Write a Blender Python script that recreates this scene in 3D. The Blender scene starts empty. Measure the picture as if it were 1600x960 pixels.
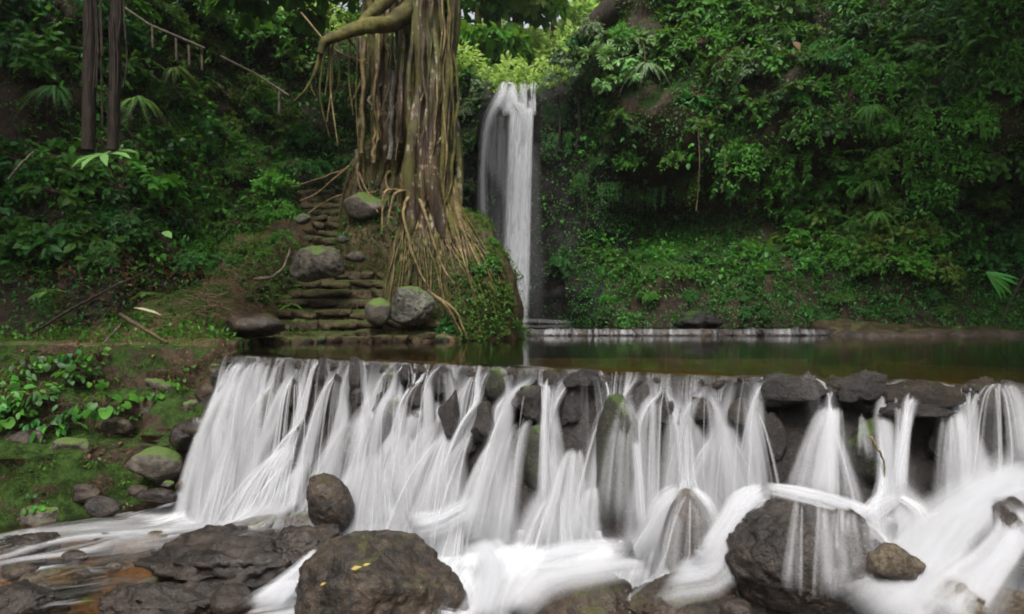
import bpy, bmesh, math, random
import numpy as np
from mathutils import Vector, Matrix, Euler
R = math.radians
random.seed(7)
rng = np.random.default_rng(11)
S = bpy.context.scene
COL = S.collection

# ------------------------------------------------------------ camera
CAMZ = 0.6
FPX = 1070.0
cd = bpy.data.cameras.new('camera')
cd.lens = FPX/1600*36
cd.sensor_width = 36
cd.clip_end = 600
cam = bpy.data.objects.new('camera', cd)
COL.objects.link(cam)
cam.location = (0, 0, CAMZ)
cam.rotation_euler = (R(90), 0, 0)
S.camera = cam

# ------------------------------------------------------------ sky, sun, exposure
SUN_EL, SUN_AZ = R(57), R(-168)      # azimuth from +Y towards +X
w = bpy.data.worlds.new('World')
S.world = w
w.use_nodes = True
nt = w.node_tree
sky = nt.nodes.new('ShaderNodeTexSky')
sky.sky_type = 'NISHITA'
sky.sun_disc = False
sky.sun_elevation = SUN_EL
sky.sun_rotation = SUN_AZ
sky.air_density = 1.0
sky.dust_density = 6.0
sky.ozone_density = 0.6
bg = nt.nodes['Background']
bg.inputs['Strength'].default_value = 0.13
ov = nt.nodes.new('ShaderNodeHueSaturation')      # overcast: the blue is mostly lost in cloud
ov.inputs['Saturation'].default_value = 0.22
nt.links.new(sky.outputs[0], ov.inputs['Color'])
nt.links.new(ov.outputs[0], bg.inputs[0])
ld = bpy.data.lights.new('sun', 'SUN')
ld.energy = 1.6
ld.angle = R(20)
ld.color = (1.0, 0.95, 0.86)
so = bpy.data.objects.new('sun', ld)
COL.objects.link(so)
sd = Vector((math.sin(SUN_AZ)*math.cos(SUN_EL), math.cos(SUN_AZ)*math.cos(SUN_EL), math.sin(SUN_EL)))
so.rotation_euler = sd.to_track_quat('Z', 'Y').to_euler()
S.view_settings.view_transform = 'Standard'
S.view_settings.look = 'None'
S.view_settings.exposure = 1.0
S.view_settings.gamma = 1
S.cycles.use_denoising = True
S.cycles.max_bounces = 6
S.cycles.diffuse_bounces = 3
S.cycles.glossy_bounces = 3
S.cycles.transmission_bounces = 4
S.cycles.transparent_max_bounces = 40
S.cycles.filter_width = 1.9
S.cycles.use_adaptive_sampling = True
S.cycles.caustics_reflective = False
S.cycles.caustics_refractive = False

# ------------------------------------------------------------ numeric helpers
def P(px, py, d):
    return np.array([(px-800)/FPX*d, d, CAMZ-(py-480)/FPX*d])

def to_px(p):
    p = np.asarray(p, float)
    return 800+p[..., 0]/p[..., 1]*FPX, 480-(p[..., 2]-CAMZ)/p[..., 1]*FPX

def sm(a, b, x):
    t = np.clip((np.asarray(x, float)-a)/(b-a), 0, 1)
    return t*t*(3-2*t)

def _h(ix, iy, iz, seed):
    n = (ix*374761393 + iy*668265263 + iz*2147483647 + seed*974634777) & 0xffffffff
    n = ((n ^ (n >> 13))*1274126177) & 0xffffffff
    n = n ^ (n >> 16)
    return (n & 0xffff)/65535.0*2-1

def vnoise(p, seed=0):
    p = np.asarray(p, float)
    i = np.floor(p).astype(np.int64)
    f = p-i
    u = f*f*f*(f*(f*6-15)+10)
    r = 0
    for dx in (0, 1):
        for dy in (0, 1):
            for dz in (0, 1):
                wgt = (u[..., 0] if dx else 1-u[..., 0])*(u[..., 1] if dy else 1-u[..., 1])*(u[..., 2] if dz else 1-u[..., 2])
                r = r+wgt*_h(i[..., 0]+dx, i[..., 1]+dy, i[..., 2]+dz, seed)
    return r

def fbm(p, seed=0, octs=4, lac=2.1, gain=0.5):
    r = 0; a = 1; s = 0; p = np.asarray(p, float)
    for o in range(octs):
        r = r+a*vnoise(p, seed+o*17); s += a; a *= gain; p = p*lac+3.7
    return r/s

def pathpts(pts, n=None, step=0.2):
    """smooth polyline through control points (Catmull-Rom)"""
    pts = np.asarray(pts, float)
    if len(pts) == 2:
        n = n or 12
        t = np.linspace(0, 1, n)[:, None]
        return pts[0]*(1-t)+pts[1]*t
    q = np.vstack([2*pts[0]-pts[1], pts, 2*pts[-1]-pts[-2]])
    out = []
    m = 16
    for k in range(len(pts)-1):
        a, b, c, d = q[k], q[k+1], q[k+2], q[k+3]
        for t in np.linspace(0, 1, m, endpoint=False):
            out.append(0.5*((2*b)+(-a+c)*t+(2*a-5*b+4*c-d)*t*t+(-a+3*b-3*c+d)*t**3))
    out.append(pts[-1])
    out = np.array(out)
    if n is None:
        L = np.sum(np.linalg.norm(np.diff(out[:, :3], axis=0), axis=1))
        n = max(4, int(L/step))
    s = np.r_[0, np.cumsum(np.linalg.norm(np.diff(out[:, :3], axis=0), axis=1))]
    t = np.linspace(0, s[-1], n)
    return np.stack([np.interp(t, s, out[:, k]) for k in range(out.shape[1])], 1)

# ------------------------------------------------------------ objects
def tag(o, label=None, cat=None, group=None, kind=None):
    if label: o['label'] = label
    if cat: o['category'] = cat
    if group: o['group'] = group
    if kind: o['kind'] = kind
    return o

def mesh(name, V, F, mat=None, smooth=True, attrs=None, uv=None, mats=None, midx=None):
    """V (n,3); F (m,k) uniform array or list of such arrays"""
    me = bpy.data.meshes.new(name)
    V = np.asarray(V, np.float32)
    Fs = [np.asarray(f) for f in (F if isinstance(F, list) else [F])]
    Fs = [f for f in Fs if len(f)]
    loops = np.concatenate([f.ravel() for f in Fs]).astype(np.int32)
    tot = np.concatenate([np.full(len(f), f.shape[1]) for f in Fs]).astype(np.int32)
    st = np.r_[0, np.cumsum(tot)[:-1]].astype(np.int32)
    me.vertices.add(len(V)); me.vertices.foreach_set('co', V.ravel())
    me.loops.add(len(loops)); me.loops.foreach_set('vertex_index', loops)
    me.polygons.add(len(tot)); me.polygons.foreach_set('loop_start', st); me.polygons.foreach_set('loop_total', tot)
    if smooth: me.polygons.foreach_set('use_smooth', np.ones(len(tot), bool))
    if attrs:
        for k, a in attrs.items():
            at = me.attributes.new(k, 'FLOAT', 'POINT'); at.data.foreach_set('value', np.asarray(a, np.float32).ravel())
    if uv is not None:
        ul = me.uv_layers.new(name='UVMap')
        ul.data.foreach_set('uv', np.asarray(uv, np.float32)[loops].ravel())
    me.update(calc_edges=True)
    for m_ in (mats or ([mat] if mat else [])): me.materials.append(m_)
    return me

def link(name, me, parent=None, loc=None, rot=None, scale=None):
    o = bpy.data.objects.new(name, me)
    COL.objects.link(o)
    if parent: o.parent = parent
    if loc is not None: o.location = tuple(loc)
    if rot is not None: o.rotation_euler = rot
    if scale is not None: o.scale = (scale,)*3 if np.isscalar(scale) else tuple(scale)
    return o

def empty(name, loc, label, cat, group=None, rz=0):
    o = bpy.data.objects.new(name, None)
    o.empty_display_size = 0.2
    COL.objects.link(o); o.location = tuple(loc); o.rotation_euler = (0, 0, rz)
    return tag(o, label, cat, group)

def child(name, V, F, mat, parent, **k):
    """mesh given in world coordinates, parented to an unrotated empty"""
    V = np.asarray(V, float)-np.array(parent.location)
    return link(name, mesh(name, V, F, mat, **k), parent)

def grid_faces(nr, nc, flip=False):
    i = np.arange(nr-1)[:, None]*nc+np.arange(nc-1)[None]
    i = i.ravel()
    f = np.stack([i, i+1, i+nc+1, i+nc], 1)
    return f[:, ::-1] if flip else f

def tube(pts, rad, segs=8, cap=True, rough=0, seed=0):
    pts = np.asarray(pts, float)[:, :3]; n = len(pts)
    rad = np.broadcast_to(np.asarray(rad, float), (n,)) if not np.isscalar(rad) else np.full(n, rad)
    t = np.gradient(pts, axis=0); t /= np.linalg.norm(t, axis=1)[:, None]+1e-9
    ref = np.array([0, 0, 1.0]) if abs(t[:, 2]).mean() < 0.8 else np.array([1.0, 0, 0])
    x = np.cross(t, ref); x /= np.linalg.norm(x, axis=1)[:, None]+1e-9
    y = np.cross(t, x)
    a = np.arange(segs)/segs*2*np.pi
    rr = np.repeat(rad[:, None], segs, 1)
    if rough:
        q = np.stack([np.broadcast_to(np.cos(a), (n, segs))*1.3, np.broadcast_to(np.sin(a), (n, segs))*1.3, np.broadcast_to((np.arange(n)*0.45)[:, None], (n, segs))], -1)
        rr = rr*(1+rough*fbm(q+seed*3.1, seed, 3))
    V = pts[:, None]+rr[..., None]*(np.cos(a)[None, :, None]*x[:, None]+np.sin(a)[None, :, None]*y[:, None])
    V = V.reshape(-1, 3)
    i = (np.arange(n-1)[:, None]*segs+np.arange(segs)[None]).ravel()
    j = (np.arange(n-1)[:, None]*segs+(np.arange(segs)[None]+1) % segs).ravel()
    F = np.stack([i, j, j+segs, i+segs], 1)
    return V, F

def join(parts):
    Vs, Fs, o = [], [], 0
    for V, F in parts:
        Vs.append(V); Fs.append(np.asarray(F)+o); o += len(V)
    return np.vstack(Vs), np.vstack(Fs)

# ------------------------------------------------------------ materials
class NT:
    def __init__(s, name):
        s.m = bpy.data.materials.new(name); s.m.use_nodes = True
        s.t = s.m.node_tree; s.t.nodes.clear()
        s.out = s.t.nodes.new('ShaderNodeOutputMaterial')
    def n(s, typ, inp=None, **k):
        nd = s.t.nodes.new('ShaderNode'+typ)
        for a, b in k.items(): setattr(nd, a, b)
        for a, b in (inp or {}).items(): s.i(nd, a, b)
        return nd
    def i(s, nd, a, b):
        if isinstance(b, bpy.types.NodeSocket): s.t.links.new(b, nd.inputs[a])
        elif isinstance(b, bpy.types.Node): s.t.links.new(b.outputs[0], nd.inputs[a])
        else:
            sk = nd.inputs[a]
            if isinstance(b, (tuple, list)) and len(b) == 3 and sk.type == 'RGBA': b = (*b, 1)
            sk.default_value = b
    def mix(s, f, a, b, bt='MIX'):
        nd = s.t.nodes.new('ShaderNodeMix'); nd.data_type = 'RGBA'; nd.blend_type = bt
        s.i(nd, 0, f); s.i(nd, 6, a); s.i(nd, 7, b)
        return nd.outputs[2]
    def math(s, op, a, b=0, c=None, clamp=False):
        nd = s.t.nodes.new('ShaderNodeMath'); nd.operation = op; nd.use_clamp = clamp
        s.i(nd, 0, a); s.i(nd, 1, b)
        if c is not None: s.i(nd, 2, c)
        return nd.outputs[0]
    def ramp(s, f, lo, hi, a=0.0, b=1.0):
        nd = s.t.nodes.new('ShaderNodeMapRange'); nd.interpolation_type = 'SMOOTHSTEP'
        s.i(nd, 0, f); s.i(nd, 1, lo); s.i(nd, 2, hi); s.i(nd, 3, a); s.i(nd, 4, b)
        return nd.outputs[0]
    def noise(s, scale, detail=5, rough=0.6, vec=None, dist=0.0, out=0):
        nd = s.n('TexNoise', {'Scale': scale, 'Detail': detail, 'Roughness': rough, 'Distortion': dist})
        s.i(nd, 'Vector', vec if vec is not None else s.pos())
        return nd.outputs[out]
    def pos(s):
        return s.n('NewGeometry').outputs['Position']
    def obj(s):
        return s.n('TexCoord').outputs['Object']
    def done(s, sh):
        s.t.links.new(sh if isinstance(sh, bpy.types.NodeSocket) else sh.outputs[0], s.out.inputs[0])
        return s.m

def rock_mat(name, c1, c2, moss=0.0, rough=0.35, scale=3.0, bump=0.5, moss_c=(0.045, 0.075, 0.012), spec=0.5, speck=0.0, streak=False, wet=0.0):
    s = NT(name)
    v = s.pos()
    if streak:
        mp = s.n('Mapping', {'Vector': v, 'Scale': (1.6, 1.6, 0.35)}); vv = mp.outputs[0]
    else: vv = v
    n1 = s.noise(scale, 7, 0.65, vv); n2 = s.noise(scale*7, 5, 0.7); n3 = s.noise(scale*28, 3, 0.7)
    c = s.mix(s.ramp(n1, 0.35, 0.65), c1, c2)
    c = s.mix(s.ramp(n2, 0.42, 0.62, 0, 0.75), c, tuple(x*0.30 for x in c1))
    if speck: c = s.mix(s.math('MULTIPLY', s.ramp(n3, 0.55, 0.68, 0, speck), s.ramp(n1, 0.4, 0.6, .25, 1)), c, (0.30, 0.27, 0.24))  # pale specks: part stone fleck, part wet glint painted into the colour
    r = s.ramp(n2, 0.3, 0.7, rough*0.7, min(1, rough*1.5))
    if moss > 0:
        up = s.n('SeparateXYZ', {0: s.n('NewGeometry').outputs['Normal']}).outputs[2]
        f = s.math('ADD', s.math('MULTIPLY', up, 0.55), s.noise(scale*1.3, 5, 0.7))
        f = s.ramp(f, 1.12-moss*0.75, 1.27-moss*0.75)
        mc = s.mix(s.ramp(n3, 0.3, 0.7), moss_c, tuple(x*2.0 for x in moss_c))
        c = s.mix(f, c, mc)
        r = s.math('MAXIMUM', r, s.math('MULTIPLY', f, 0.85))
    b1 = s.n('Bump', {'Strength': bump, 'Distance': 0.09, 'Height': n1})
    b2 = s.n('Bump', {'Strength': bump, 'Distance': 0.035, 'Height': n2, 'Normal': b1})
    b3 = s.n('Bump', {'Strength': bump, 'Distance': 0.012, 'Height': n3, 'Normal': b2})
    return s.done(s.n('BsdfPrincipled', {'Base Color': c, 'Roughness': r, 'Normal': b3, 'Specular IOR Level': spec, 'Coat Weight': wet, 'Coat Roughness': 0.09, 'Coat Normal': b2}))

def leaf_mat(name, c1, c2, trans=0.35, rough=0.45, yellow=0.0, spec=0.28):
    s = NT(name)
    at = s.n('Attribute', attribute_name='tint').outputs['Fac']
    oi = s.n('ObjectInfo').outputs['Random']
    f = s.math('ADD', s.math('MULTIPLY', at, 0.7), s.math('MULTIPLY', oi, 0.3))
    c = s.mix(f, c1, c2)
    if yellow:
        c = s.mix(s.ramp(at, 1-yellow, 1-yellow+0.01), c, (0.22, 0.17, 0.03))
    hs = s.n('HueSaturation', {'Hue': s.math('ADD', 0.485, s.math('MULTIPLY', oi, 0.03)), 'Value': s.math('ADD', 0.75, s.math('MULTIPLY', oi, 0.5)), 'Color': c})
    p = s.n('BsdfPrincipled', {'Base Color': hs, 'Roughness': rough, 'Specular IOR Level': spec})
    tc = s.mix(0.5, hs.outputs[0], (0.16, 0.30, 0.02))
    t = s.n('BsdfTranslucent', {'Color': tc})
    return s.done(s.n('MixShader', {0: trans, 1: p, 2: t}))

def plain_mat(name, c1, c2, rough=0.6, scale=8, bump=0.3, stretch=(1, 1, 1)):
    s = NT(name)
    mp = s.n('Mapping', {'Vector': s.pos(), 'Scale': stretch})
    n1 = s.noise(scale, 6, 0.65, mp.outputs[0]); n2 = s.noise(scale*5, 4, 0.65, mp.outputs[0])
    c = s.mix(s.ramp(n1, 0.35, 0.65), c1, c2)
    c = s.mix(s.ramp(n2, 0.45, 0.7, 0, 0.6), c, tuple(x*0.4 for x in c1))
    b1 = s.n('Bump', {'Strength': bump, 'Distance': 0.03, 'Height': n1})
    b2 = s.n('Bump', {'Strength': bump, 'Distance': 0.01, 'Height': n2, 'Normal': b1})
    return s.done(s.n('BsdfPrincipled', {'Base Color': c, 'Roughness': rough, 'Normal': b2, 'Specular IOR Level': 0.18}))

def bark_mat():
    s = NT('fig_bark')
    mp = s.n('Mapping', {'Vector': s.pos(), 'Scale': (7, 7, 0.9)})
    n1 = s.noise(1.0, 7, 0.7, mp.outputs[0]); n2 = s.noise(7, 5, 0.7); n4 = s.noise(1.1, 4, 0.6)
    c = s.mix(s.ramp(n1, 0.38, 0.6), (0.013, 0.008, 0.005), (0.078, 0.048, 0.025))
    c = s.mix(s.ramp(n4, 0.46, 0.60, 0, 0.8), c, (0.07, 0.075, 0.016))
    c = s.mix(s.ramp(s.math('MULTIPLY', n2, n1), 0.28, 0.35, 0, 0.7), c, (0.33, 0.30, 0.22))
    b1 = s.n('Bump', {'Strength': 0.8, 'Distance': 0.05, 'Height': n1})
    b2 = s.n('Bump', {'Strength': 0.5, 'Distance': 0.012, 'Height': n2, 'Normal': b1})
    return s.done(s.n('BsdfPrincipled', {'Base Color': c, 'Roughness': 0.55, 'Normal': b2, 'Specular IOR Level': 0.25}))

def earth_mat(name, soil1, soil2, moss=0.5, litter=0.5, mosscol=(0.035, 0.065, 0.010), wet=0.6):
    s = NT(name)
    g = s.n('NewGeometry')
    v = g.outputs['Position']
    n1 = s.noise(1.1, 6, 0.65); n2 = s.noise(9, 5, 0.7); n3 = s.noise(45, 3, 0.7); n4 = s.noise(0.8, 4, 0.6, s.n('Mapping', {'Vector': v, 'Location': (7, 3, 5)}).outputs[0])
    vor = s.n('TexVoronoi', {'Vector': s.n('Mapping', {'Vector': v, 'Rotation': (.5, .3, .7), 'Scale': (1, 1.8, 1.3)}).outputs[0], 'Scale': 21.0, 'Randomness': 1.0})
    c = s.mix(s.ramp(n2, 0.35, 0.65), soil1, soil2)
    lit = s.mix(vor.outputs['Color'], (0.16, 0.08, 0.035), (0.30, 0.19, 0.09))
    lf = s.math('MULTIPLY', s.ramp(vor.outputs['Distance'], 0.25, 0.40, 1, 0), s.ramp(n4, 0.5-0.2*litter, 0.62, 0, litter))
    c = s.mix(lf, c, lit)
    up = s.n('SeparateXYZ', {0: g.outputs['Normal']}).outputs[2]
    f = s.math('ADD', s.math('MULTIPLY', up, 0.35), n1)
    f = s.ramp(f, 0.93-moss*0.45, 1.03-moss*0.45)
    mc = s.mix(s.ramp(n3, 0.3, 0.7), mosscol, tuple(x*2.2 for x in mosscol))
    mc = s.mix(s.ramp(n2, 0.4, 0.65), mc, tuple(x*0.5 for x in mosscol))
    c = s.mix(f, c, mc)
    b1 = s.n('Bump', {'Strength': 0.6, 'Distance': 0.05, 'Height': n2})
    b2 = s.n('Bump', {'Strength': 0.7, 'Distance': 0.015, 'Height': n3, 'Normal': b1})
    return s.done(s.n('BsdfPrincipled', {'Base Color': c, 'Roughness': s.math('ADD', wet, s.math('MULTIPLY', f, 0.3)), 'Normal': b2, 'Specular IOR Level': 0.16}))

def silk_mat():
    """long-exposure falling water: white where many strands overlap, clear between them"""
    s = NT('falling_water')
    uv = s.n('UVMap').outputs[0]
    xy = s.n('SeparateXYZ', {0: uv})
    u, v = xy.outputs[0], xy.outputs[1]
    den = s.n('Attribute', attribute_name='den').outputs['Fac']
    rnd = s.n('Attribute', attribute_name='rnd').outputs['Fac']
    e = s.math('MULTIPLY', s.math('MULTIPLY', u, s.math('SUBTRACT', 1.0, u)), 4.0)
    e = s.math('POWER', e, 1.4)
    cv = s.n('CombineXYZ', {0: s.math('ADD', s.math('MULTIPLY', u, 2.2), s.math('MULTIPLY', rnd, 91.0)), 1: s.math('MULTIPLY', v, 1.3), 2: rnd})
    ns = s.noise(1.0, 4, 0.6, cv.outputs[0])
    a = s.math('MULTIPLY', s.math('MULTIPLY', e, den), s.ramp(ns, 0.28, 0.68, 0.25, 1.0), clamp=True)
    col = (0.78, 0.79, 0.82)
    d = s.n('BsdfDiffuse', {'Color': col}); t = s.n('BsdfTranslucent', {'Color': col})
    sh = s.n('MixShader', {0: 0.5, 1: d, 2: t})
    return s.done(s.n('MixShader', {0: a, 1: s.n('BsdfTransparent'), 2: sh}))

def foam_mat():
    """stream surface: clear brown water turning to white foam where the 'foam' attribute says it is churned"""
    s = NT('stream_surface')
    uv = s.n('UVMap').outputs[0]
    foam = s.n('Attribute', attribute_name='foam').outputs['Fac']
    mp = s.n('Mapping', {'Vector': uv, 'Scale': (1.0, 5.5, 1)})
    ns = s.noise(1.1, 5, 0.6, mp.outputs[0], dist=0.25)
    mp2 = s.n('Mapping', {'Vector': uv, 'Scale': (1.6, 17, 1)})
    n2 = s.noise(1.0, 4, 0.6, mp2.outputs[0], dist=0.3)
    k = s.math('ADD', s.math('MULTIPLY', ns, 0.6), s.math('MULTIPLY', n2, 0.4))
    a = s.ramp(s.math('ADD', foam, s.math('MULTIPLY', s.math('SUBTRACT', k, 0.5), 2.6)), 0.15, 1.25)
    col = (0.64, 0.65, 0.68)
    bump = s.n('Bump', {'Strength': 0.5, 'Distance': 0.09, 'Height': k})
    d = s.n('BsdfDiffuse', {'Color': s.mix(s.ramp(k, 0.3, 0.62), (0.24, 0.25, 0.27), (0.50, 0.51, 0.53)), 'Normal': bump})
    gl = s.n('BsdfGlossy', {'Color': (1, 1, 1), 'Roughness': 0.22, 'Normal': bump})
    tr = s.n('BsdfTransparent', {'Color': (0.80, 0.66, 0.46)})
    fr = s.n('Fresnel', {'IOR': 1.33, 'Normal': bump})
    clear = s.n('MixShader', {0: fr, 1: tr, 2: gl})
    return s.done(s.n('MixShader', {0: a, 1: clear, 2: d}))

def pool_mat():
    s = NT('pool_water')
    mp = s.n('Mapping', {'Vector': s.pos(), 'Scale': (0.6, 2.6, 1)})
    ns = s.noise(1.6, 4, 0.55, mp.outputs[0])
    bump = s.n('Bump', {'Strength': 0.07, 'Distance': 0.04, 'Height': ns})
    gl = s.n('BsdfGlossy', {'Color': (1, 1, 1), 'Roughness': 0.07, 'Normal': bump})
    tr = s.n('BsdfTransparent', {'Color': (0.55, 0.48, 0.28)})
    fr = s.n('Fresnel', {'IOR': 1.33})
    return s.done(s.n('MixShader', {0: fr, 1: tr, 2: gl}))

M = {}
M['wet'] = rock_mat('wet_dark_rock', (0.009, 0.006, 0.005), (0.046, 0.032, 0.023), 0.0, 0.34, 2.6, 0.55, speck=0.28, spec=.4, wet=.18)
M['wetbrown'] = rock_mat('wet_brown_rock', (0.012, 0.008, 0.005), (0.066, 0.043, 0.026), 0.19, 0.34, 2.6, 0.55, moss_c=(0.035,0.034,0.008), speck=0.28, spec=.4, wet=.18)
M['mossrock'] = rock_mat('mossy_rock', (0.055, 0.045, 0.033), (0.13, 0.11, 0.085), 0.50, 0.45, 2.0, 0.6, speck=0.15)
M['paler'] = rock_mat('pale_grey_rock', (0.04, 0.04, 0.03), (0.15, 0.145, 0.115), 0.42, 0.6, 2.2, 0.6)
M['grey'] = rock_mat('grey_brown_rock', (0.028, 0.023, 0.017), (0.085, 0.070, 0.053), 0.34, 0.6, 1.6, 0.6, streak=True)
M['tan'] = rock_mat('tan_rock', (0.15, 0.115, 0.075), (0.33, 0.27, 0.19), 0.05, 0.35, 5, 0.8)
M['cliff'] = rock_mat('wet_cliff_rock', (0.010, 0.009, 0.009), (0.030, 0.028, 0.028), 0.28, 0.34, 1.2, 1.0, moss_c=(0.018, 0.035, 0.008), spec=.15)
M['weir'] = rock_mat('weir_stone', (0.011, 0.009, 0.008), (0.042, 0.032, 0.028), 0.10, 0.33, 5, 0.6, speck=0.2, wet=.2)
M['weirmoss'] = rock_mat('weir_moss_stone', (0.03, 0.032, 0.018), (0.07, 0.075, 0.04), 0.5, 0.4, 5, 0.7)
M['crest'] = rock_mat('crest_stone', (0.028, 0.018, 0.011), (0.095, 0.062, 0.040), 0.12, 0.28, 7, 0.8, speck=0.35, wet=.4)
M['hill'] = earth_mat('hillside_soil', (0.010, 0.007, 0.005), (0.034, 0.022, 0.013), 0.62, 0.3, (0.012, 0.028, 0.005))
M['bank'] = earth_mat('bank_soil', (0.022, 0.014, 0.010), (0.065, 0.045, 0.028), 0.92, 0.35, (0.018, 0.036, 0.006))
M['path'] = earth_mat('path_soil', (0.045, 0.030, 0.018), (0.11, 0.075, 0.045), 0.38, 0.65, (0.03, 0.045, 0.010))
M['mound'] = earth_mat('mound_soil', (0.03, 0.022, 0.012), (0.09, 0.07, 0.035), 0.6, 0.4, (0.035, 0.05, 0.010))
M['step'] = rock_mat('step_stone', (0.045, 0.030, 0.018), (0.12, 0.082, 0.05), 0.46, 0.75, 2.2, 0.7, moss_c=(0.034, 0.040, 0.010), spec=.25)
M['bed'] = rock_mat('stream_bed', (0.09, 0.048, 0.018), (0.24, 0.14, 0.06), 0, 0.6, 2.4, 0.5)
M['poolbed'] = rock_mat('pool_bed', (0.10, 0.078, 0.04), (0.19, 0.145, 0.075), 0, 0.6, 1.2, 0.4)
M['bark'] = bark_mat()
M['root'] = plain_mat('root_bark', (0.075, 0.055, 0.025), (0.22, 0.165, 0.075), 0.6, 5, 0.4, (1, 1, 1))
M['rootdark'] = plain_mat('dark_root_bark', (0.03, 0.022, 0.013), (0.10, 0.075, 0.04), 0.65, 5, 0.4)
M['dark'] = plain_mat('dark_bark', (0.012, 0.009, 0.008), (0.04, 0.03, 0.022), 0.8, 6, 0.4, (3, 3, 0.6))
M['wood'] = plain_mat('weathered_wood', (0.05, 0.04, 0.028), (0.13, 0.105, 0.08), 0.7, 8, 0.3)
M['twig'] = plain_mat('twig', (0.05, 0.03, 0.02), (0.13, 0.08, 0.05), 0.7, 10, 0.3)
M['mossy'] = plain_mat('mossy_bark', (0.035, 0.032, 0.010), (0.11, 0.10, 0.026), 0.75, 3, 0.6)
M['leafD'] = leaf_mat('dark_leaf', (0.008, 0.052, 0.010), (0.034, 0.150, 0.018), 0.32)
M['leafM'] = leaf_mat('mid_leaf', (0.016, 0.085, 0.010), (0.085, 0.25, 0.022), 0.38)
M['leafY'] = leaf_mat('yellow_green_leaf', (0.05, 0.11, 0.012), (0.13, 0.22, 0.03), 0.42)
M['leafB'] = leaf_mat('bright_far_leaf', (0.26, 0.42, 0.08), (0.52, 0.64, 0.22), 0.6, 0.5)  # leaf colour raised to carry the backlit glow of the gap
M['leafP'] = leaf_mat('pale_broad_leaf', (0.07, 0.17, 0.04), (0.16, 0.30, 0.09), 0.35, 0.35)
M['leafG'] = leaf_mat('grey_green_leaf', (0.06, 0.12, 0.05), (0.18, 0.27, 0.13), 0.35, 0.35)
M['fern'] = leaf_mat('fern_leaf', (0.035, 0.09, 0.012), (0.09, 0.19, 0.028), 0.4, 0.5)
M['moss'] = leaf_mat('moss_leaf', (0.022, 0.05, 0.007), (0.06, 0.115, 0.014), 0.3, 0.7, spec=0.2)
M['dead'] = leaf_mat('dead_leaf', (0.09, 0.045, 0.02), (0.24, 0.14, 0.06), 0.15, 0.6)
M['deadred'] = leaf_mat('red_dead_leaf', (0.035, 0.014, 0.010), (0.09, 0.04, 0.022), 0.1, 0.6)
M['yellowleaf'] = leaf_mat('yellow_leaf', (0.22, 0.15, 0.02), (0.32, 0.23, 0.03), 0.2, 0.4)
M['paleleaf'] = leaf_mat('pale_dry_leaf', (0.28, 0.27, 0.16), (0.38, 0.36, 0.22), 0.3, 0.5)
M['silk'] = silk_mat()
M['foam'] = foam_mat()
M['pool'] = pool_mat()

# ============================================================ GEOGRAPHY
W0 = np.array([-3.55, 8.6]); WU = np.array([0.904, -0.427]); WN = np.array([-0.427, -0.904])
BAT = 0.28                       # batter of the weir wall

def ab(x, y):
    dx, dy = np.asarray(x)-W0[0], np.asarray(y)-W0[1]
    return dx*WU[0]+dy*WU[1], dx*WN[0]+dy*WN[1]

def wpt(a, b, z):
    a, b, z = np.broadcast_arrays(np.asarray(a, float), np.asarray(b, float), np.asarray(z, float))
    return np.stack([W0[0]+a*WU[0]+b*WN[0], W0[1]+a*WU[1]+b*WN[1], z], -1)

def on_wall(px, py):
    """where the ray through a pixel meets the wall plane b = 0.02 - BAT*z"""
    d = np.array([(px-800)/FPX, 1.0, -(py-480)/FPX]); c = np.array([0, 0, CAMZ])
    bn = d[0]*WN[0]+d[1]*WN[1]; b0 = (c[0]-W0[0])*WN[0]+(c[1]-W0[1])*WN[1]
    t = (0.02-b0-BAT*CAMZ)/(bn+BAT*d[2])
    return c+d*t

def level(x, y):
    """height of the lower stream's surface"""
    x = np.asarray(x, float); y = np.asarray(y, float)
    z = -1.84+0.2*sm(-1.6, 1.0, x)
    z = z-0.32*sm(5.9, 4.6, y)*sm(-0.6, -0.2, x)*(1-sm(2.2, 3.0, x))
    z = z+0.62*sm(2.3, 3.6, x+(y-4.8)*0.5)*sm(3.6, 4.9, y)
    return z

SHORE = np.array([(-3.62, 8.66), (-3.95, 9.3), (-4.25, 10.3), (-4.1, 11.1), (-3.2, 11.55), (-2.0, 11.8), (-1.0, 12.0), (-0.5, 12.7), (-0.15, 13.6), (0.0, 14.6), (-0.6, 16.5), (-2.0, 20), (-20, 22), (-20, 8.9), (-9, 9.2), (-6.5, 9.15), (-4.6, 8.9)])

def sdf(poly, x, y):
    x = np.asarray(x, float); y = np.asarray(y, float)
    dm = np.full(x.shape, 1e9); ins = np.zeros(x.shape, bool)
    for k in range(len(poly)):
        a = poly[k]; b = poly[(k+1) % len(poly)]
        e = b-a; wx = x-a[0]; wy = y-a[1]
        t = np.clip((wx*e[0]+wy*e[1])/(e@e), 0, 1)
        dm = np.minimum(dm, np.hypot(wx-e[0]*t, wy-e[1]*t))
        c = ((a[1] > y) != (b[1] > y)) & (x < (b[0]-a[0])*(y-a[1])/(b[1]-a[1]+1e-12)+a[0])
        ins ^= c
    return np.where(ins, dm, -dm)      # positive on land

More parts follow.
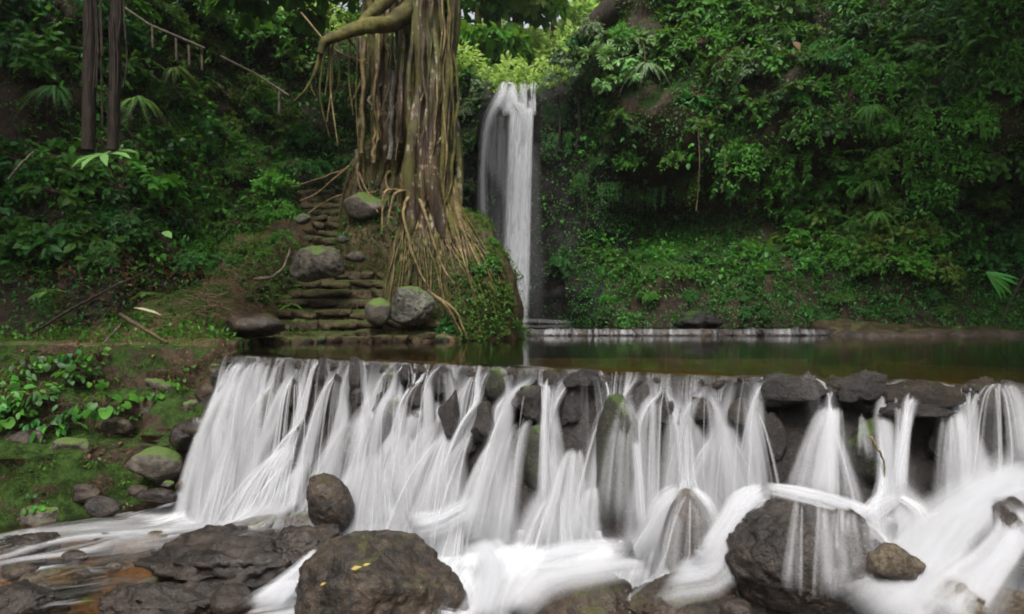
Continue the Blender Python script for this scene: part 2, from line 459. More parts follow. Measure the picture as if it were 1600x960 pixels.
def ground_z(x, y):
    x = np.asarray(x, float); y = np.asarray(y, float)
    a, b = ab(x, y)
    q = np.stack([x, y, np.zeros_like(x)], -1)
    n = fbm(q*0.9, 5, 4); n2 = fbm(q*3.1, 9, 3)
    pool = -0.10-0.5*sm(0.0, 3.0, -b)+n*0.08
    down = level(x, y)-0.20+n*0.12+n2*0.07
    z = np.where(b > -0.15, down, pool)
    z = np.where(y > 14.5, np.where(x < 6.8, -0.35, z), z)
    s = sdf(SHORE, x, y)
    ramp = 0.715*np.clip(y-12.15-0.15*fbm(q*0.7, 3, 2), 0, 4.5)*sm(-5.4, -4.3, x)*(1-sm(-1.7, -0.6, x))
    ramp = ramp+0.5*sm(-4.2, -5.2, x)*np.clip(y-10.6, 0, 4)
    land = 0.10+n*0.07+n2*0.03+ramp
    z = z+(land-z)*sm(-0.08, 0.10, s)
    # far right shore
    f = sm(13.75, 14.15, y+0.25*n+0.12*n2)*sm(6.2, 6.9, x)
    z = z+((0.10+0.05*n2+0.25*sm(14, 15.5, y))-z)*f
    return z

def build_sheet(name, x, y, Z, mat, kind='structure', parent=None, flip=False):
    ny, nx = Z.shape[:2]
    V = np.stack([x, y, Z], -1).reshape(-1, 3)
    o = link(name, mesh(name, V, grid_faces(ny, nx, flip), mat), parent)
    return tag(o, kind=kind)

# far ground sheet
V = np.array([(-90, -90, -2.9), (90, -90, -2.9), (90, 90, -2.9), (-90, 90, -2.9)])
tag(link('ground', mesh('ground', V, np.array([[0, 1, 2, 3]]), M['hill'])), kind='structure')
# valley floor: stream bed, pool bed, path and stair slope
xs = np.r_[np.linspace(-20, -8, 40)[:-1], np.linspace(-8, 8, 200)[:-1], np.linspace(8, 18, 40)]
ys = np.r_[np.linspace(-8, 3.4, 30)[:-1], np.linspace(3.4, 15.2, 170)[:-1], np.linspace(15.2, 21, 40)]
X, Y = np.meshgrid(xs, ys)
Z = ground_z(X, Y)
bfront = ab(X, Y)[1]
V = np.stack([X, Y, Z], -1).reshape(-1, 3)
F = grid_faces(*Z.shape)
fx = V[F].mean(1)
a_, b_ = ab(fx[:, 0], fx[:, 1])
island = sdf(SHORE, fx[:, 0], fx[:, 1]) > -0.02
right = (fx[:, 0] > 6.2) & (fx[:, 1] > 13.7)
mi = np.where(right, 3, np.where(island, 2, np.where(b_ > -0.1, 0, 1)))
me = mesh('valley_floor', V, F, mats=[M['bed'], M['poolbed'], M['path'], M['wetbrown']])
me.polygons.foreach_set('material_index', mi.astype(np.int32))
tag(link('valley_floor', me), kind='structure')

# ------------------------------------------------------------ hillsides and cliff (one sheet round the ravine)
HP = pathpts([(-24, -6, 12, .25, 0), (-17, 3, 12, .3, 0), (-12.5, 8.0, 12, .35, 0), (-9, 10.1, 11, .45, 0), (-6.6, 10.9, 10, .5, 0), (-5.4, 12.0, 9.5, .5, 0),
              (-5.4, 14.0, 9, .4, 0), (-6.0, 16.2, 9, .3, 0), (-5.0, 18.0, 8.6, .2, 0), (-3.2, 18.5, 8.2, .1, 0), (-1.7, 18.8, 7.4, .06, 1), (-0.7, 18.9, 6.65, .03, 1),
              (0.0, 18.95, 6.5, .03, 1), (0.75, 18.85, 6.6, .04, 1), (1.6, 18.3, 7.4, .08, .6), (2.8, 17.3, 9.5, .15, 0), (5.2, 16.3, 12, .22, 0), (8, 15.3, 12, .25, 0),
              (10.3, 13.8, 12, .2, 0), (12.4, 11, 12, .2, 0), (14.5, 5, 12, .3, 0), (18, -6, 12, .3, 0)], n=420)
tn = np.gradient(HP[:, :2], axis=0); tn /= np.linalg.norm(tn, axis=1)[:, None]
HO = np.stack([tn[:, 1], -tn[:, 0]], 1)
NR = 96
vv = np.linspace(0, 1, NR)[:, None]
zt = HP[None, :, 2]
Zh = -1.3+(zt+1.3)*vv
rightf = sm(1.5, 3.0, HP[:, 0])[None]*sm(2, 8, HP[:, 1])[None]
off = -HP[None, :, 3]*np.clip(Zh, 0, 99)
off = off+rightf*(0.55*sm(2.4, 1.2, Zh)-0.15+0.9*sm(3.0, 4.6, Zh))
Q = np.stack([HP[None, :, 0]+0*vv, HP[None, :, 1]+0*vv, Zh], -1)
rug = 1-0.45*HP[None, :, 4]
off = off+rug*(0.75*fbm(Q*0.55, 21, 4)+0.28*fbm(Q*1.7, 31, 3))*sm(-0.2, 1.2, Zh)
# a few hollows and bulges at their places
def hb(px, py, d, r, amp):
    global off
    c = P(px, py, d); dd = np.linalg.norm(Q-c, axis=-1)
    off = off+amp*np.exp(-(dd/r)**2)
for h in [(960, 345, 17, 1.3, -1.3), (1060, 330, 16.5, 1.2, -1.1), (1560, 340, 14, 1.5, -1.4), (1590, 440, 14, 1.3, -1.6), (780, 215, 18.8, 0.75, 0.45), (1180, 300, 16, .9, -.6),
          (1040, 385, 16.3, .8, .6), (1420, 330, 15, 1.6, .7), (1300, 130, 16, 1.5, .6), (1320, 270, 15.5, 1.0, -.6), (1150, 190, 16.5, 0.8, -.5), (920, 100, 17.8, .8, .3)]:
    hb(*h)
HX = HP[None, :, 0]+HO[None, :, 0]*off; HY = HP[None, :, 1]+HO[None, :, 1]*off
rows = [np.stack([HX, HY, Zh+0*HX], -1)]
top = rows[0][-1]
steep = 0.10+0.35*sm(5, 1, np.abs(HP[:, 0]))
for dist in (0.6, 1.5, 3, 5, 8, 12, 18, 26, 40):
    w_ = top.copy(); w_[:, :2] -= HO*dist
    w_[:, 2] += dist*steep+0.5*fbm(w_*0.3, 4, 3)*min(1, dist/3)
    rows.append(w_[None])
HV = np.concatenate(rows)
tag(link('hillside', mesh('hillside', HV.reshape(-1, 3), grid_faces(*HV.shape[:2]), mats=[M['hill'], M['cliff']])), kind='structure')
me = bpy.data.objects['hillside'].data
cl = np.repeat((HP[:, 4] > 0.15)[None], HV.shape[0], 0); cl[NR+1:] = False
me.polygons.foreach_set('material_index', np.ascontiguousarray(cl[:-1, :-1]).ravel().astype(np.int32))
me.update()
# unseen wooded slope added behind the camera to block low sky light
RP2 = pathpts([(19, -5), (15, -12), (6, -16), (-6, -16.5), (-17, -13), (-25, -5)], n=120)
t2_ = np.gradient(RP2, axis=0); t2_ /= np.linalg.norm(t2_, axis=1)[:, None]; o2_ = np.stack([t2_[:, 1], -t2_[:, 0]], 1)
vz = np.linspace(0, 1, 40)[:, None]; Zr = -3+16*vz
Qr = np.stack([RP2[None, :, 0]+0*vz, RP2[None, :, 1]+0*vz, Zr+0*RP2[None, :, 0]], -1)
offr = -.35*(Zr+3)+1.6*fbm(Qr*.3, 23, 4)
RVv = np.stack([Qr[..., 0]+o2_[None, :, 0]*offr, Qr[..., 1]+o2_[None, :, 1]*offr, Qr[..., 2]], -1)
tag(link('added_rear_slope', mesh('added_rear_slope', RVv.reshape(-1, 3), grid_faces(*RVv.shape[:2]), M['hill'])), kind='structure')
# normals and pixels of the sheet, used to root plants on it
dU = np.gradient(HV, axis=1); dVv = np.gradient(HV, axis=0)
HN = np.cross(dU, dVv); HN /= np.linalg.norm(HN, axis=-1)[..., None]+1e-9
with np.errstate(all='ignore'):
    hx_, hy_ = to_px(HV)
front = HV[..., 1] > 1.0

def on_hill(px, py, left=None):
    d = np.hypot(hx_-px, hy_-py)+np.where(front, 0, 1e6)+HV[..., 1]*0.6
    if left is not None: d = d+np.where((np.arange(HV.shape[1])[None] < 160) == left, 0, 1e5)
    k = np.unravel_index(np.argmin(d), d.shape)
    return HV[k], HN[k]

# ------------------------------------------------------------ left bank: stepped mossy ledges
tp = pathpts([(-3.50, 8.62), (-4.3, 8.82), (-5.3, 9.0), (-6.7, 9.15), (-9, 9.2), (-13, 8.6), (-20, 6)], n=230)
to = pathpts([(-3.9, 8.45), (-4.15, 8.25), (-4.75, 7.95), (-5.7, 7.45), (-7.6, 6.3), (-10.5, 4.5), (-14, 0)], n=230)
nr = 120
t = np.linspace(0, 1, nr)[:, None]
sx = np.linspace(0, 1, 230)[None]
q = np.stack([np.broadcast_to(sx*11, (nr, 230)), np.broadcast_to(t*3, (nr, 230)), np.zeros((nr, 230))], -1)
tt = np.clip(t+0.07*fbm(q*1.1, 41, 3), 0, 1)
# three treads and three risers
zb = 0.10-0.52*sm(.02, .14, tt)-0.12*sm(.14, .32, tt)-0.42*sm(.32, .42, tt)-0.14*sm(.42, .62, tt)-0.95*sm(.70, .96, tt)
hz = 0.06*sm(0, .14, tt)+0.27*sm(.14, .33, tt)+0.05*sm(.33, .42, tt)+0.40*sm(.42, .68, tt)+0.22*sm(.72, 1, tt)
flat = 1-sm(0.03, 0.12, sx)
hz = hz*(1-flat)+flat*tt
BX = tp[None, :, 0]*(1-hz)+to[None, :, 0]*hz; BY = tp[None, :, 1]*(1-hz)+to[None, :, 1]*hz
rugb = fbm(np.stack([BX, BY, zb+0*BX], -1)*2.2, 51, 4)
BY = BY-0.34*rugb*np.sin(np.pi*t)-0.05*fbm(np.stack([BX, BY, zb+0*BX], -1)*7, 52, 3)
zb = zb+0.16*fbm(np.stack([BX*1.4, BY*1.4, zb+0*BX], -1)*1.6, 53, 4)*sm(0, .05, t)+0.03*fbm(np.stack([BX, BY, zb+0*BX], -1)*8, 55, 3)
BV = np.stack([BX, BY, zb+0*BX], -1)
tag(link('stream_bank', mesh('stream_bank', BV.reshape(-1, 3), grid_faces(nr, 230), M['bank'])), kind='structure')
bpx, bpy_ = to_px(BV)
def on_bank(px, py):
    d = np.hypot(bpx-px, bpy_-py)+BV[..., 1]*2
    k = np.unravel_index(np.argmin(d), d.shape)
    return BV[k]

# ------------------------------------------------------------ root-covered mound under the fig
def dome(c, r, seed, e=2.6, nu=110, nv=70, amp=0.10):
    th = np.linspace(0, 2*np.pi, nu)[None]; ph = np.linspace(0.0, np.pi/2, nv)[:, None]
    cx, sx_ = np.cos(th), np.sin(th); cp, sp = np.cos(ph), np.sin(ph)
    f = lambda v: np.sign(v)*np.abs(v)**(2/e)
    D = np.stack([f(cx)*f(cp)*r[0], f(sx_)*f(cp)*r[1], f(sp)*r[2]+0*cx], -1)
    q = D+np.array(c)
    k = 1+amp*fbm(q*1.1, seed, 4)+0.035*fbm(q*4.5, seed+5, 3)
    D = D*k[..., None]
    D[:, -1] = D[:, 0]
    return D+np.array(c)
MC = np.array([-1.22, 13.45, -0.3])
DV = dome(MC, (1.40, 1.25, 2.95), 61, 2.15)
tag(link('root_mound', mesh('root_mound', DV.reshape(-1, 3), grid_faces(*DV.shape[:2]), M['mound'])), kind='structure')
dpx, dpy = to_px(DV)
def on_mound(px, py, out=0.03):
    d = np.hypot(dpx-px, dpy-py)+(DV[..., 1]-12)*25
    k = np.unravel_index(np.argmin(d), d.shape)
    n = DV[k]-np.array([MC[0], MC[1], MC[2]+0.8]); n /= np.linalg.norm(n)
    return DV[k]+n*out

RC = np.array([-2.70, 14.35, 1.0])
RV = dome(RC, (0.98, 0.9, 3.0), 67, 2.0, 90, 60, amp=.16)
tag(link('root_ball', mesh('root_ball', RV.reshape(-1, 3), grid_faces(*RV.shape[:2]), M['mound'])), kind='structure')
rpx_, rpy_ = to_px(RV)
def on_ball(px, py, out=.03):
    d = np.hypot(rpx_-px, rpy_-py)+(RV[..., 1]-13)*25
    k = np.unravel_index(np.argmin(d), d.shape)
    n = RV[k]-RC; n /= np.linalg.norm(n)
    return RV[k]+n*out

# ------------------------------------------------------------ rocks
def ico(sub):
    bm = bmesh.new(); bmesh.ops.create_icosphere(bm, subdivisions=sub, radius=1)
    V = np.array([v.co[:] for v in bm.verts]); F = np.array([[v.index for v in f.verts] for f in bm.faces]); bm.free()
    return V, F
ICO = {k: ico(k) for k in (2, 3, 4, 5, 6)}

def rock_verts(r, seed, sub=4, rough=0.18, facets=7, layer=0.0, boxy=0, cut=(.62, .9)):
    V, F = ICO[sub]
    if boxy: V = np.sign(V)*np.abs(V)**(1/(1+boxy))
    g = np.random.default_rng(seed)
    D = V.copy()
    for k in range(facets):                       # planar cuts give real broken faces
        nrm = g.normal(size=3); nrm /= np.linalg.norm(nrm); h = g.uniform(*cut)
        dd = D@nrm
        D = D-np.clip(dd-h, 0, None)[:, None]*nrm*0.85
    D = D*(1+rough*fbm(D*1.4+seed*1.7, seed, 4)+rough*0.30*fbm(D*6+seed, seed+3, 3))[:, None]
    if sub >= 5: D = D*(1+.014*fbm(D*14+seed, seed+21, 3)-.035*np.clip(.14-np.abs(fbm(D*3.2+seed, seed+25, 3)), 0, 1)/.14+.02*np.abs(fbm(D*7+seed, seed+27, 2)))[:, None]
    if layer:
        D[:, 2] += layer*np.abs(fbm(D*np.array([1.5, 3.5, 7])+seed, seed+9, 3))
        D = D*(1+0.10*fbm(D*np.array([2, 2, 14])+seed, seed+11, 3))[:, None]
    return D*np.array(r), F

ROCKS = []
OBST = []       # ellipsoids the falling water runs over
def rock(c, r, mat, label, name='boulder', cat='rock', seed=None, sub=4, rough=0.18, facets=7, layer=0.0, obst=True, group=None, rz=0.0, tilt=0.0):
    seed = seed if seed is not None else len(ROCKS)+100
    V, F = rock_verts(r, seed, sub, rough, facets, layer)
    o = link(name, mesh(name, V, F, M[mat]), loc=c, rot=(0, tilt, rz))
    tag(o, label, cat, group)
    ROCKS.append(o)
    if obst: OBST.append((np.array(c), np.array(r)*0.97))
    return o
def prock(px, py, d, *a, **k): return rock(P(px, py, d), *a, **k)

prock(597, 938, 5.5, (.70, .60, .60), 'wetbrown', 'large mossy brown boulder in the foreground left of centre with yellow leaf patches', seed=3, sub=6, rough=.16, facets=9)
prock(513, 785, 6.75, (.22, .24, .30), 'wetbrown', 'egg shaped wet boulder standing upright against the left cascade', seed=6, sub=5, rough=.14, facets=2, tilt=-.6, obst=False)
prock(372, 880, 6.35, (.86, .55, .26), 'wet', 'wide flat black slab rock in the shallow brown stream', name='slab_rock', seed=8, sub=5, rough=.28, facets=10, layer=.35)
prock(478, 860, 6.2, (.34, .28, .18), 'wet', 'jagged wet slab between the flat black slab and the large mossy boulder', name='slab_rock', seed=9, sub=5, rough=.3, facets=8, layer=.35)
prock(262, 953, 5.45, (.56, .30, .19), 'wet', 'long wedge shaped black rock at the bottom edge below the flat slab', seed=12, sub=5, rough=.3, facets=8, layer=.35)
prock(362, 940, 5.4, (.16, .16, .14), 'wet', 'small rounded shiny rock on the end of the wedge shaped rock', seed=14, rough=.1, facets=3)
prock(38, 948, 5.6, (.30, .26, .20), 'wet', 'dark angular rock in the bottom left corner of the stream', seed=15, sub=5, rough=.28)
prock(95, 902, 6.2, (.24, .2, .10), 'tan', 'low orange tinted rock breaking the brown shallows', seed=16, rough=.2)
prock(52, 856, 6.9, (.31, .22, .12), 'wet', 'flat dark rock in the shallows nearest the left edge', seed=17, sub=5, rough=.3, layer=.25)
prock(156, 858, 6.9, (.16, .12, .09), 'wet', 'small wet rock in the brown shallows below the mossy bank', seed=18, rough=.25)
prock(438, 835, 7.0, (.62, .42, .19), 'wetbrown', 'low smooth rock filmed by water below the left cascade', seed=19, rough=.12, facets=3)
prock(905, 968, 5.0, (.50, .42, .34), 'wetbrown', 'dark rounded rock with water sheeting over it at the bottom centre', seed=21, sub=5, rough=.2)
prock(1105, 958, 4.9, (.66, .42, .24), 'wetbrown', 'flat reddish brown rock at the bottom right of centre', name='slab_rock', seed=23, sub=5, rough=.2, layer=.15)
prock(1262, 868, 4.75, (.56, .48, .38), 'wet', 'huge rounded grey boulder under the right cascade', seed=25, sub=6, rough=.13, facets=7)
prock(1076, 835, 5.6, (.24, .24, .36), 'wetbrown', 'upright cone shaped boulder wrapped in white water', seed=27, rough=.10, facets=3)
prock(1395, 815, 4.95, (.20, .2, .18), 'wet', 'rounded rock half veiled by water behind the huge grey boulder', seed=29, rough=.1, facets=3)
prock(1392, 884, 4.3, (.19, .17, .15), 'tan', 'pitted tan rock at the right end of the huge grey boulder', seed=31, rough=.25)
prock(1578, 838, 4.5, (.27, .3, .25), 'wet', 'ridged rock at the right edge parting the white water', seed=33, rough=.25)
prock(1487, 940, 4.15, (.19, .2, .13), 'tan', 'half drowned tan rock near the bottom right corner', seed=35, rough=.2)
prock(1575, 958, 4.1, (.16, .2, .14), 'tan', 'olive rock under thin water in the bottom right corner', seed=36, rough=.2)
prock(1150, 955, 4.4, (.10, .12, .07), 'wet', 'small dark rock beside the bottom frame below the huge grey boulder', seed=37, rough=.2)
prock(618, 815, 6.9, (.16, .15, .12), 'wetbrown', 'small rock veiled by water directly behind the large mossy boulder', seed=38, rough=.12)
prock(735, 805, 6.65, (.15, .15, .17), 'wet', 'rounded rock under white water at the foot of the middle cascade', seed=39, rough=.1)
prock(800, 852, 6.35, (.16, .15, .11), 'wet', 'low rock drowned in foam where the middle cascade lands', seed=40, rough=.1)
prock(655, 800, 6.95, (.15, .15, .13), 'wet', 'grey rock under falling water between the egg boulder and the middle cascade', seed=41, rough=.15)
prock(1590, 755, 4.9, (.16, .15, .10), 'wet', 'small splashing rock below the right end of the weir', seed=42, rough=.2)
# left shore
prock(244, 728, 8.15, (.31, .25, .23), 'mossrock', 'grey boulder with mossy top at the tip of the left bank', seed=43, rough=.2)
prock(292, 682, 8.35, (.20, .18, .18), 'wet', 'dark wet rock where the left cascade meets the mossy bank', seed=44, rough=.2)
prock(263, 757, 8.0, (.07, .06, .05), 'paler', 'small white pebble at the waterline of the left bank', name='pebble', seed=45, sub=3)
prock(282, 760, 8.0, (.06, .06, .055), 'wetbrown', 'small brown pebble beside the white pebble', name='pebble', seed=46, sub=3)
prock(218, 768, 7.95, (.15, .1, .08), 'wetbrown', 'reddish rock on the waterline under the grey mossy boulder', seed=47, sub=3)
prock(160, 792, 7.75, (.22, .14, .12), 'wet', 'black wet rock tucked under the mossy ledge', seed=48)
prock(250, 775, 7.9, (.24, .12, .09), 'wet', 'long black wet rock along the waterline of the left bank', seed=49)
prock(322, 668, 8.42, (.38, .25, .13), 'wetbrown', 'wet ledge rock below the left end of the weir', name='ledge_rock', seed=50, rough=.12, facets=3)
for k, (px, py, r, lab) in enumerate([(30, 690, .22, 'mossy rock bulging from the dark recess at the left end of the bank'), (110, 700, .2, 'mossy rock under the round leaved plants'), (185, 668, .17, 'brown rock jutting from the middle of the left bank'),
        (255, 600, .2, 'dark rock under the overhanging moss near the weir end'), (330, 610, .2, 'dark rock wedged in the bank against the weir end'), (60, 805, .22, 'black rock under the lowest mossy ledge at the left'), (225, 640, .13, 'small rock on the leaf strewn middle ledge'),
        (345, 575, .15, 'mossy rock at the top corner of the bank beside the cascade'), (120, 772, .18, 'mossy rock on the lowest ledge of the bank'), (300, 630, .14, 'small dark rock in the bank above the wet ledge rock')]):
    c = on_bank(px, py); rock(c-np.array([0, -.06, .03]), (r*1.3, r*.8, r*.75), 'mossrock' if k % 2 else 'wetbrown', lab, name='bank_rock', seed=520+k, rough=.3, facets=9, obst=False)
ORD = ['first', 'second', 'third', 'fourth', 'fifth', 'sixth', 'seventh', 'eighth', 'ninth', 'tenth', 'eleventh']
for lab_, (y0_, y1_), n_s in [('small wet stone in the far part of the brown shallows', (838, 868), 10), ('small wet stone in the near part of the brown shallows', (875, 925), 11)]:
    for k_, px_ in enumerate(sorted(rng.uniform(10, 260, n_s))):
        py_ = rng.uniform(y0_, y1_); d_ = (CAMZ+1.84)*FPX/(py_-480); r_ = rng.uniform(.05, .12)
        c_ = P(px_, py_, d_); c_[2] = -1.815
        rock(c_, (r_*1.3, r_, r_*.75), ['wet', 'wetbrown', 'tan'][k_ % 3], lab_+', '+ORD[k_]+' from left', name='small_stone', seed=700+k_+n_s*20, sub=3, rough=.25, facets=7, obst=False, group='small stones in the brown shallows')
# beside the stairs
prock(498, 416, 12.3, (.52, .36, .34), 'grey', 'big streaked grey boulder left of the stone stairs', seed=51, sub=5, rough=.14, facets=9)
prock(640, 478, 11.9, (.44, .35, .34), 'paler', 'pale lichen covered boulder at the foot of the root mound', seed=52, sub=5, rough=.12, facets=7)
prock(592, 488, 11.8, (.25, .25, .24), 'mossrock', 'green mossy boulder leaning on the pale lichen boulder', seed=53, rough=.12)
prock(572, 322, 13.6, (.42, .36, .30), 'mossrock', 'mossy boulder at the top of the stairs under the fig', seed=54, sub=4, rough=.15)
prock(473, 343, 14.0, (.17, .16, .12), 'paler', 'small pale rock on the left side of the upper stairs', seed=55)
prock(397, 508, 11.0, (.52, .35, .20), 'wetbrown', 'dark domed rock hollowed beneath at the end of the bank path', seed=56, sub=4, rough=.15)
prock(535, 375, 13.2, (.11, .1, .09), 'paler', 'pale round stone on the middle stairs', name='stone', seed=57, sub=3)
prock(553, 402, 12.8, (.22, .16, .12), 'grey', 'tan stone sitting beside the big streaked grey boulder', name='stone', seed=58, sub=3)
prock(612, 240, 14.6, (.36, .32, .42), 'grey', 'blue grey boulder clasped between the fig trunks', seed=59, rough=.15)
# hollow right shore
prock(1090, 503, 15.3, (.5, .35, .22), 'cliff', 'dark brown rock at the pool edge behind the far weir', seed=64, rough=.4, facets=11)
prock(770, 218, 18.45, (.42, .45, .95), 'cliff', 'tall dark rock rib under the left veil of the waterfall', seed=66, rough=.12, facets=4)
prock(829, 158, 18.7, (.13, .2, .36), 'cliff', 'dark rock splitting the lip of the waterfall', seed=67, rough=.12)
prock(772, 485, 13.0, (.22, .25, .42), 'cliff', 'dark rock at the waterside end of the root mound', seed=68)

# ------------------------------------------------------------ weir: wall core and its stones
weir = empty('weir', (0.5, 6.8, -1.8), 'low stone weir across the stream with wet rounded stones', 'weir')
aa = np.linspace(-0.35, 12.5, 120)[None]; zz = np.linspace(-0.03, -2.4, 26)[:, None]
WV = wpt(aa+0*zz, -BAT*zz-0.04+0*aa, zz+0*aa)
WV[..., :2] += (0.06*fbm(WV*4, 71, 3))[..., None]*WN
top = wpt(aa, -0.35+0*aa, -0.05+0*aa); WV = np.concatenate([top, WV])
child('wall_core', WV.reshape(-1, 3), grid_faces(*WV.shape[:2], flip=True), M['weir'], weir)
STN = [mesh('stone', *rock_verts((1, 1, 1), 300+k, 4, .36, 11, cut=(.5, .85)), M['weir']) for k in range(6)]
STM = [mesh('stone', *rock_verts((1, 1, 1), 310+k, 3, .26, 8), M['weirmoss']) for k in range(2)]
STC = [mesh('stone', *rock_verts((1, 1, 1), 320+k, 3, .34, 8), M['crest']) for k in range(4)]
WZ = math.atan2(WU[1], WU[0])
def wstone(c, ra, rb, rz_, protos, rot=0.0):
    o = link('stone', random.choice(protos), weir, np.array(c)-np.array(weir.location), (0, rot, WZ), (ra, rb, rz_))
    OBST.append((np.array(c), np.array([ra*.95, max(rb, ra*.5)*.95 if rb < ra else rb*.95, rz_*.95])))
sites = []
for (px, py, rx, ry, pr, kind) in [(712, 650, 19, 52, .22, 0), (762, 658, 30, 32, .20, 0), (832, 628, 36, 34, .20, 0), (838, 715, 28, 62, .10, 1), (824, 795, 22, 46, .12, 0), (690, 735, 42, 60, .06, 0),
        (968, 705, 40, 112, .26, 1), (1035, 645, 28, 28, .12, 0), (912, 592, 42, 18, .14, 0), (1240, 608, 62, 30, .22, 0), (1345, 606, 52, 30, .20, 0), (1432, 612, 62, 24, .24, 2),
        (1430, 636, 60, 14, .30, 0), (1560, 622, 40, 26, .14, 2), (1285, 715, 46, 72, .10, 0), (1365, 700, 46, 60, .16, 1), (1598, 700, 30, 60, .10, 1), (600, 632, 20, 20, .14, 0), (566, 668, 18, 18, .12, 0),
        (620, 635, 18, 20, .14, 1), (660, 620, 26, 26, .14, 0), (690, 600, 22, 30, .12, 0), (1100, 640, 24, 26, .15, 0), (1160, 640, 26, 22, .16, 2), (1060, 690, 30, 60, .06, 0), (1130, 720, 30, 50, .05, 0),
        (890, 640, 30, 40, .06, 0), (775, 600, 24, 30, .10, 1), (520, 640, 20, 60, .05, 0), (455, 620, 18, 30, .06, 0), (1475, 700, 34, 70, .04, 0), (1205, 690, 30, 60, .06, 0), (505, 580, 18, 22, .1, 0), (560, 585, 16, 34, .1, 0)]:
    c = on_wall(px, py); d = c[1]
    ra, rz_ = rx/FPX*d*.92, ry/FPX*d*.88
    rb = max(0.09, min(ra, rz_)*.9)
    c = c.copy(); c[:2] += WN*(pr-rb*0.8)
    wstone(c, ra, rb, rz_, [STN, STM, STC][kind])
    sites.append((c[0], c[1], c[2], max(ra, rz_)))
n_ = 0; tries = 0
while n_ < 168 and tries < 6000:
    tries += 1
    a = rng.uniform(-0.2, 10.5); z = rng.uniform(-1.75, -0.12); r = rng.uniform(0.07, 0.17)
    c = wpt(a, 0.02-BAT*z, z)
    if any((c[0]-q[0])**2+(c[1]-q[1])**2+(c[2]-q[2])**2 < (0.75*(r+q[3]))**2 for q in sites): continue
    sites.append((*c, r)); n_ += 1
    c[:2] += WN*(rng.uniform(-0.02, 0.07)-r*.4)
    wstone(c, r*rng.uniform(.9, 1.2), r*.85, r*rng.uniform(.8, 1.3), STM if rng.random() < .2 else STN, rng.uniform(-.5, .5))
a = -0.1
while a < 10.2:                                     # capping stones along the crest
    r = rng.uniform(0.05, 0.10)*(1.0+0.5*sm(5.5, 7, a))
    p = wpt(a, rng.uniform(-.04, .03), -0.055-r*.35+rng.uniform(-.015, .015)+0.03*sm(6.2, 7.2, a))
    o = link('stone', random.choice(STC), weir, p-np.array(weir.location), (rng.uniform(-.4, .4), rng.uniform(-.4, .4), rng.uniform(0, 6)), (r, r*rng.uniform(.8, 1.2), r*rng.uniform(.6, .9)))
    a += r*1.85
# bigger crest rocks on the right part, each lies on the weir
for (px, py, rx, ry, mat, lab) in [(1212, 603, 34, 14, 'crest', 'broad brown rock on the weir crest right of centre'), (1258, 607, 30, 17, 'wet', 'dark rock overhanging the dry dark gap of the weir'), (1312, 606, 26, 12, 'crest', 'low brown rock on the crest left of the peaked rock'),
        (1352, 604, 34, 18, 'crest', 'peaked brown rock on the weir crest above the hanging dead stem'), (1398, 612, 30, 13, 'wet', 'grey rough rock on the crest right of the peaked rock'), (1440, 615, 36, 11, 'wet', 'flat grey rock on the weir crest beside a green sprig'),
        (1375, 636, 40, 12, 'wet', 'flat slab jutting from under the peaked crest rock'), (1535, 609, 26, 12, 'crest', 'low brown rock on the weir crest close to the right edge'), (1585, 614, 24, 15, 'wet', 'dark rock on the weir crest at the right edge'), (1165, 599, 22, 9, 'crest', 'small brown rock on the crest left of the broad brown rock')]:
    c = on_wall(px, py); c[:2] -= WN*0.03
    rock(c, (rx/FPX*c[1], .16, ry/FPX*c[1]+.02), mat, lab, seed=px, sub=5, rough=.42, facets=12, layer=.2, rz=WZ)

# ------------------------------------------------------------ water surfaces
ca = np.linspace(-0.6, 14, 220)
near = wpt(ca, 0.015+0.02*vnoise(np.stack([ca*6, ca*0, ca*0], -1), 3), 0*ca)
k = np.linspace(0, 1, 60)[:, None]**1.3
PX_ = near[None, :, 0]*(1-k)+np.linspace(-5.0, 17, 220)[None]*k; PY_ = near[None, :, 1]*(1-k)+14.56*k
PZ_ = -0.035*sm(0.02, 0.0, k)+0*PX_+0.0
tag(link('pool_surface', mesh('pool_surface', np.stack([PX_, PY_, PZ_], -1).reshape(-1, 3), grid_faces(60, 220), M['pool'])), kind='structure')
V = np.array([(-3, 14.52, .165), (6.75, 14.52, .165), (6.75, 19.6, .165), (-3, 19.6, .165)])
tag(link('plunge_pool_surface', mesh('plunge_pool_surface', V, np.array([[0, 1, 2, 3]]), M['pool'])), kind='structure')

# lower stream surface
def flow(x, y):
    l = sm(-0.4, -1.4, x); r = sm(1.2, 2.6, x)
    fx_ = -0.95*l-0.25*(1-l)*(1-r)-0.62*r
    fy_ = -0.62*l-1.0*(1-l)*(1-r)-0.78*r
    n = np.hypot(fx_, fy_)
    return fx_/n, fy_/n
xs = np.linspace(-9, 7.5, 300); ys = np.linspace(2.2, 8.9, 170)
X, Y = np.meshgrid(xs, ys)
a_, b_ = ab(X, Y)
Z = level(X, Y)
foam = 1.1*sm(1.7, 0.35, b_)*sm(-0.9, -0.1, a_)
foam = np.maximum(foam, 0.88*sm(2.3, 0.6, b_)*sm(1.0, 2.0, a_))
def blob(px, py, r, v, d=None):
    global foam
    t_ = -1.75 if d is None else None
    dd = (CAMZ+1.75)*FPX/(py-480) if d is None else d
    c = P(px, py, dd)
    foam = np.maximum(foam, v*np.exp(-(((X-c[0])/r[0])**2+((Y-c[1])/r[1])**2)**1.5))
blob(380, 790, (1.35, .6), 1.5); blob(760, 880, (.8, .9), 1.6); blob(760, 940, (.4, .7), 1.1); blob(870, 872, (1.1, .5), 1.6); blob(440, 930, (.25, .4), 1.3); blob(1040, 893, (.8, .4), 1.4)
